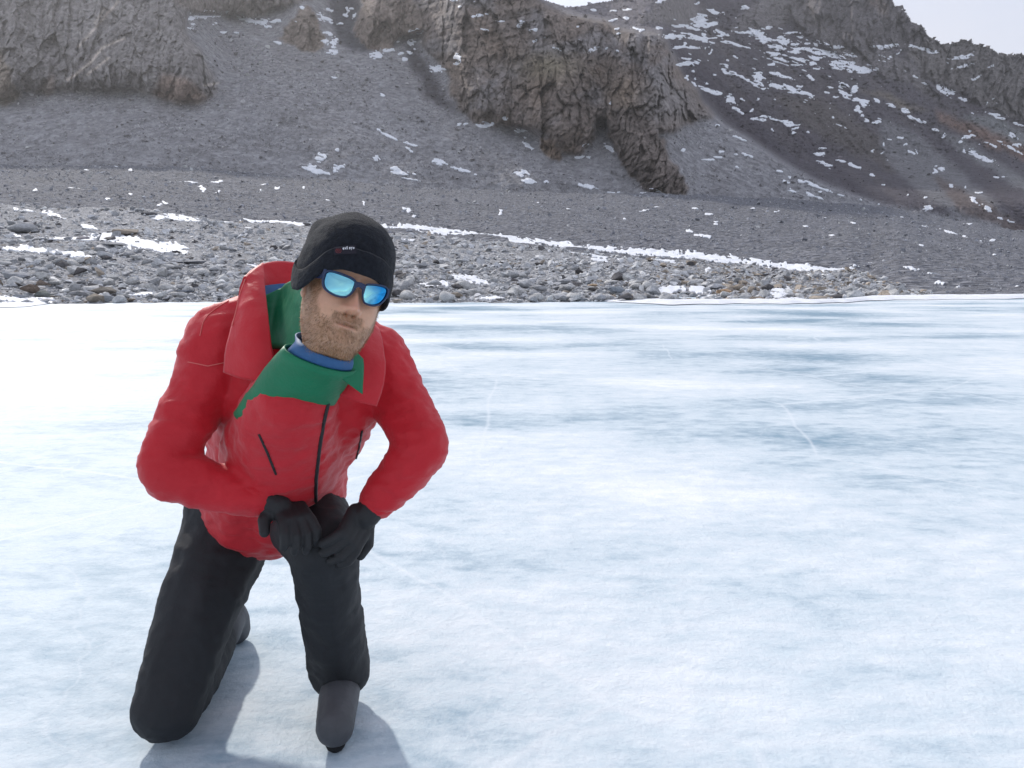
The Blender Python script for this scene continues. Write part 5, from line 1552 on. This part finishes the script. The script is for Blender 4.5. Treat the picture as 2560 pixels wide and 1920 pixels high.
# neck gaiter and the closed front of the green collar: tubes round the neck
def neck_tube(name, z0, z1, off0, off1, mat, tilt=0.0, seed=0, ny=14):
    na_ = 72
    A_ = np.linspace(-math.pi, math.pi, na_ + 1)[:-1]
    R_ = []
    for q in np.linspace(0, 1, ny):
        z = z0 + (z1 - z0) * q
        zc = z + tilt * np.cos(A_) * -1
        f_, b_, w_ = pl(np.clip(zc, -.25, 1), PF), pl(np.clip(zc, -.25, 1), PB), pl(np.clip(zc, -.25, 1), PW)
        f_ = np.maximum(f_, -.03 + .9 * (-.15 - np.minimum(zc, -.15)) * 0)
        o_ = off0 + (off1 - off0) * q
        ext = np.clip(-.25 - zc, 0, 1)
        x = (w_ + o_) * np.sin(A_)
        y = (f_ + b_) / 2 + ext * 1.35 - ((b_ - f_) / 2 + o_) * np.cos(A_)
        wv_ = .003 * fbm(A_ * 2 + 0 * x, zc * 60, oct=3, seed=seed)
        R_.append(np.stack([x * (1 + wv_ * 10), y + wv_, zc], -1))
    Vt = np.stack(R_, 1); nz2 = Vt.shape[1]
    ii, jj = np.meshgrid(np.arange(na_), np.arange(nz2 - 1), indexing='ij')
    a_ = ii * nz2 + jj; b2 = ((ii + 1) % na_) * nz2 + jj
    o = mesh_from(name, h2w(Vt.reshape(-1, 3)), np.stack([a_, b2, b2 + 1, a_ + 1], -1).reshape(-1, 4), mat)
    md = o.modifiers.new('t', 'SOLIDIFY'); md.thickness = .004
    return part(o)
neck_tube('neck_gaiter', -.116, -.25, .007, .010, M_blue, .022, 411)
neck_tube('midlayer', -.140, -.30, .018, .03, M_green, .018, 413)
# stitched seams and the front zip of the jacket
jm = jacket.data
jbvh = BVHTree.FromPolygons([tuple(Vector(v.co)) for v in jm.vertices], [tuple(p.vertices) for p in jm.polygons])
def on_jacket(px, py, off):
    k_, m_ = km(px, py)
    d = Vector((float(k_), 1, float(m_))).normalized()
    hit = jbvh.ray_cast(Vector((0, 0, H)), d)
    if hit[0] is None: return None
    nr_ = hit[1] if hit[1].dot(d) < 0 else -hit[1]
    return hit[0] + nr_ * off
def cord(name, pts, rad_, mat, parent):
    cu = bpy.data.curves.new('tmp', 'CURVE'); cu.dimensions = '3D'; cu.bevel_depth = rad_; cu.bevel_resolution = 2
    sp = cu.splines.new('POLY'); sp.points.add(len(pts) - 1)
    for q, p in zip(sp.points, pts): q.co = (*p, 1)
    o = bpy.data.objects.new('tmp', cu); COL.objects.link(o)
    dg_ = bpy.context.evaluated_depsgraph_get()
    me = bpy.data.meshes.new_from_object(o.evaluated_get(dg_)); me.name = name
    bpy.data.objects.remove(o)
    me.materials.clear(); me.materials.append(mat)
    o = bpy.data.objects.new(name, me); COL.objects.link(o)
    return part(o, parent)
def polyline(pts, n):
    p = np.array(pts, float); s = np.concatenate([[0], np.cumsum(np.linalg.norm(np.diff(p, axis=0), axis=1))])
    q = np.linspace(0, s[-1], n)
    return np.stack([np.interp(q, s, p[:, 0]), np.interp(q, s, p[:, 1])], -1)
for path, mat, rad_, nm in [([(572, 752), (548, 766), (534, 776), (520, 788), (508, 806), (500, 840)], M_seam, .0012, 'seam'), ([(822, 1000), (808, 1060), (797, 1130), (790, 1200), (788, 1290)], M_zip, .0045, 'zip'), ([(648, 1085), (668, 1130), (690, 1185)], M_zip, .003, 'pocket_zip'), ([(905, 1075), (897, 1120), (880, 1180)], M_zip, .003, 'pocket_zip'), ([(470, 905), (520, 915), (570, 905)], M_seam, .0012, 'seam')]:
    pts = [on_jacket(x, y, .0006) for x, y in polyline(path, 40)]
    pts = [p for p in pts if p is not None]
    if len(pts) > 4: cord(nm, pts, rad_, mat, jacket)
cord('seam', [at(x, y, Y) for x, y, Y in [(613, 698, 1.766), (607, 715, 1.752), (601, 730, 1.741), (596, 750, 1.727), (592, 770, 1.711), (586, 793, 1.699), (580, 815, 1.686)]], .0014, M_seam, jacket)
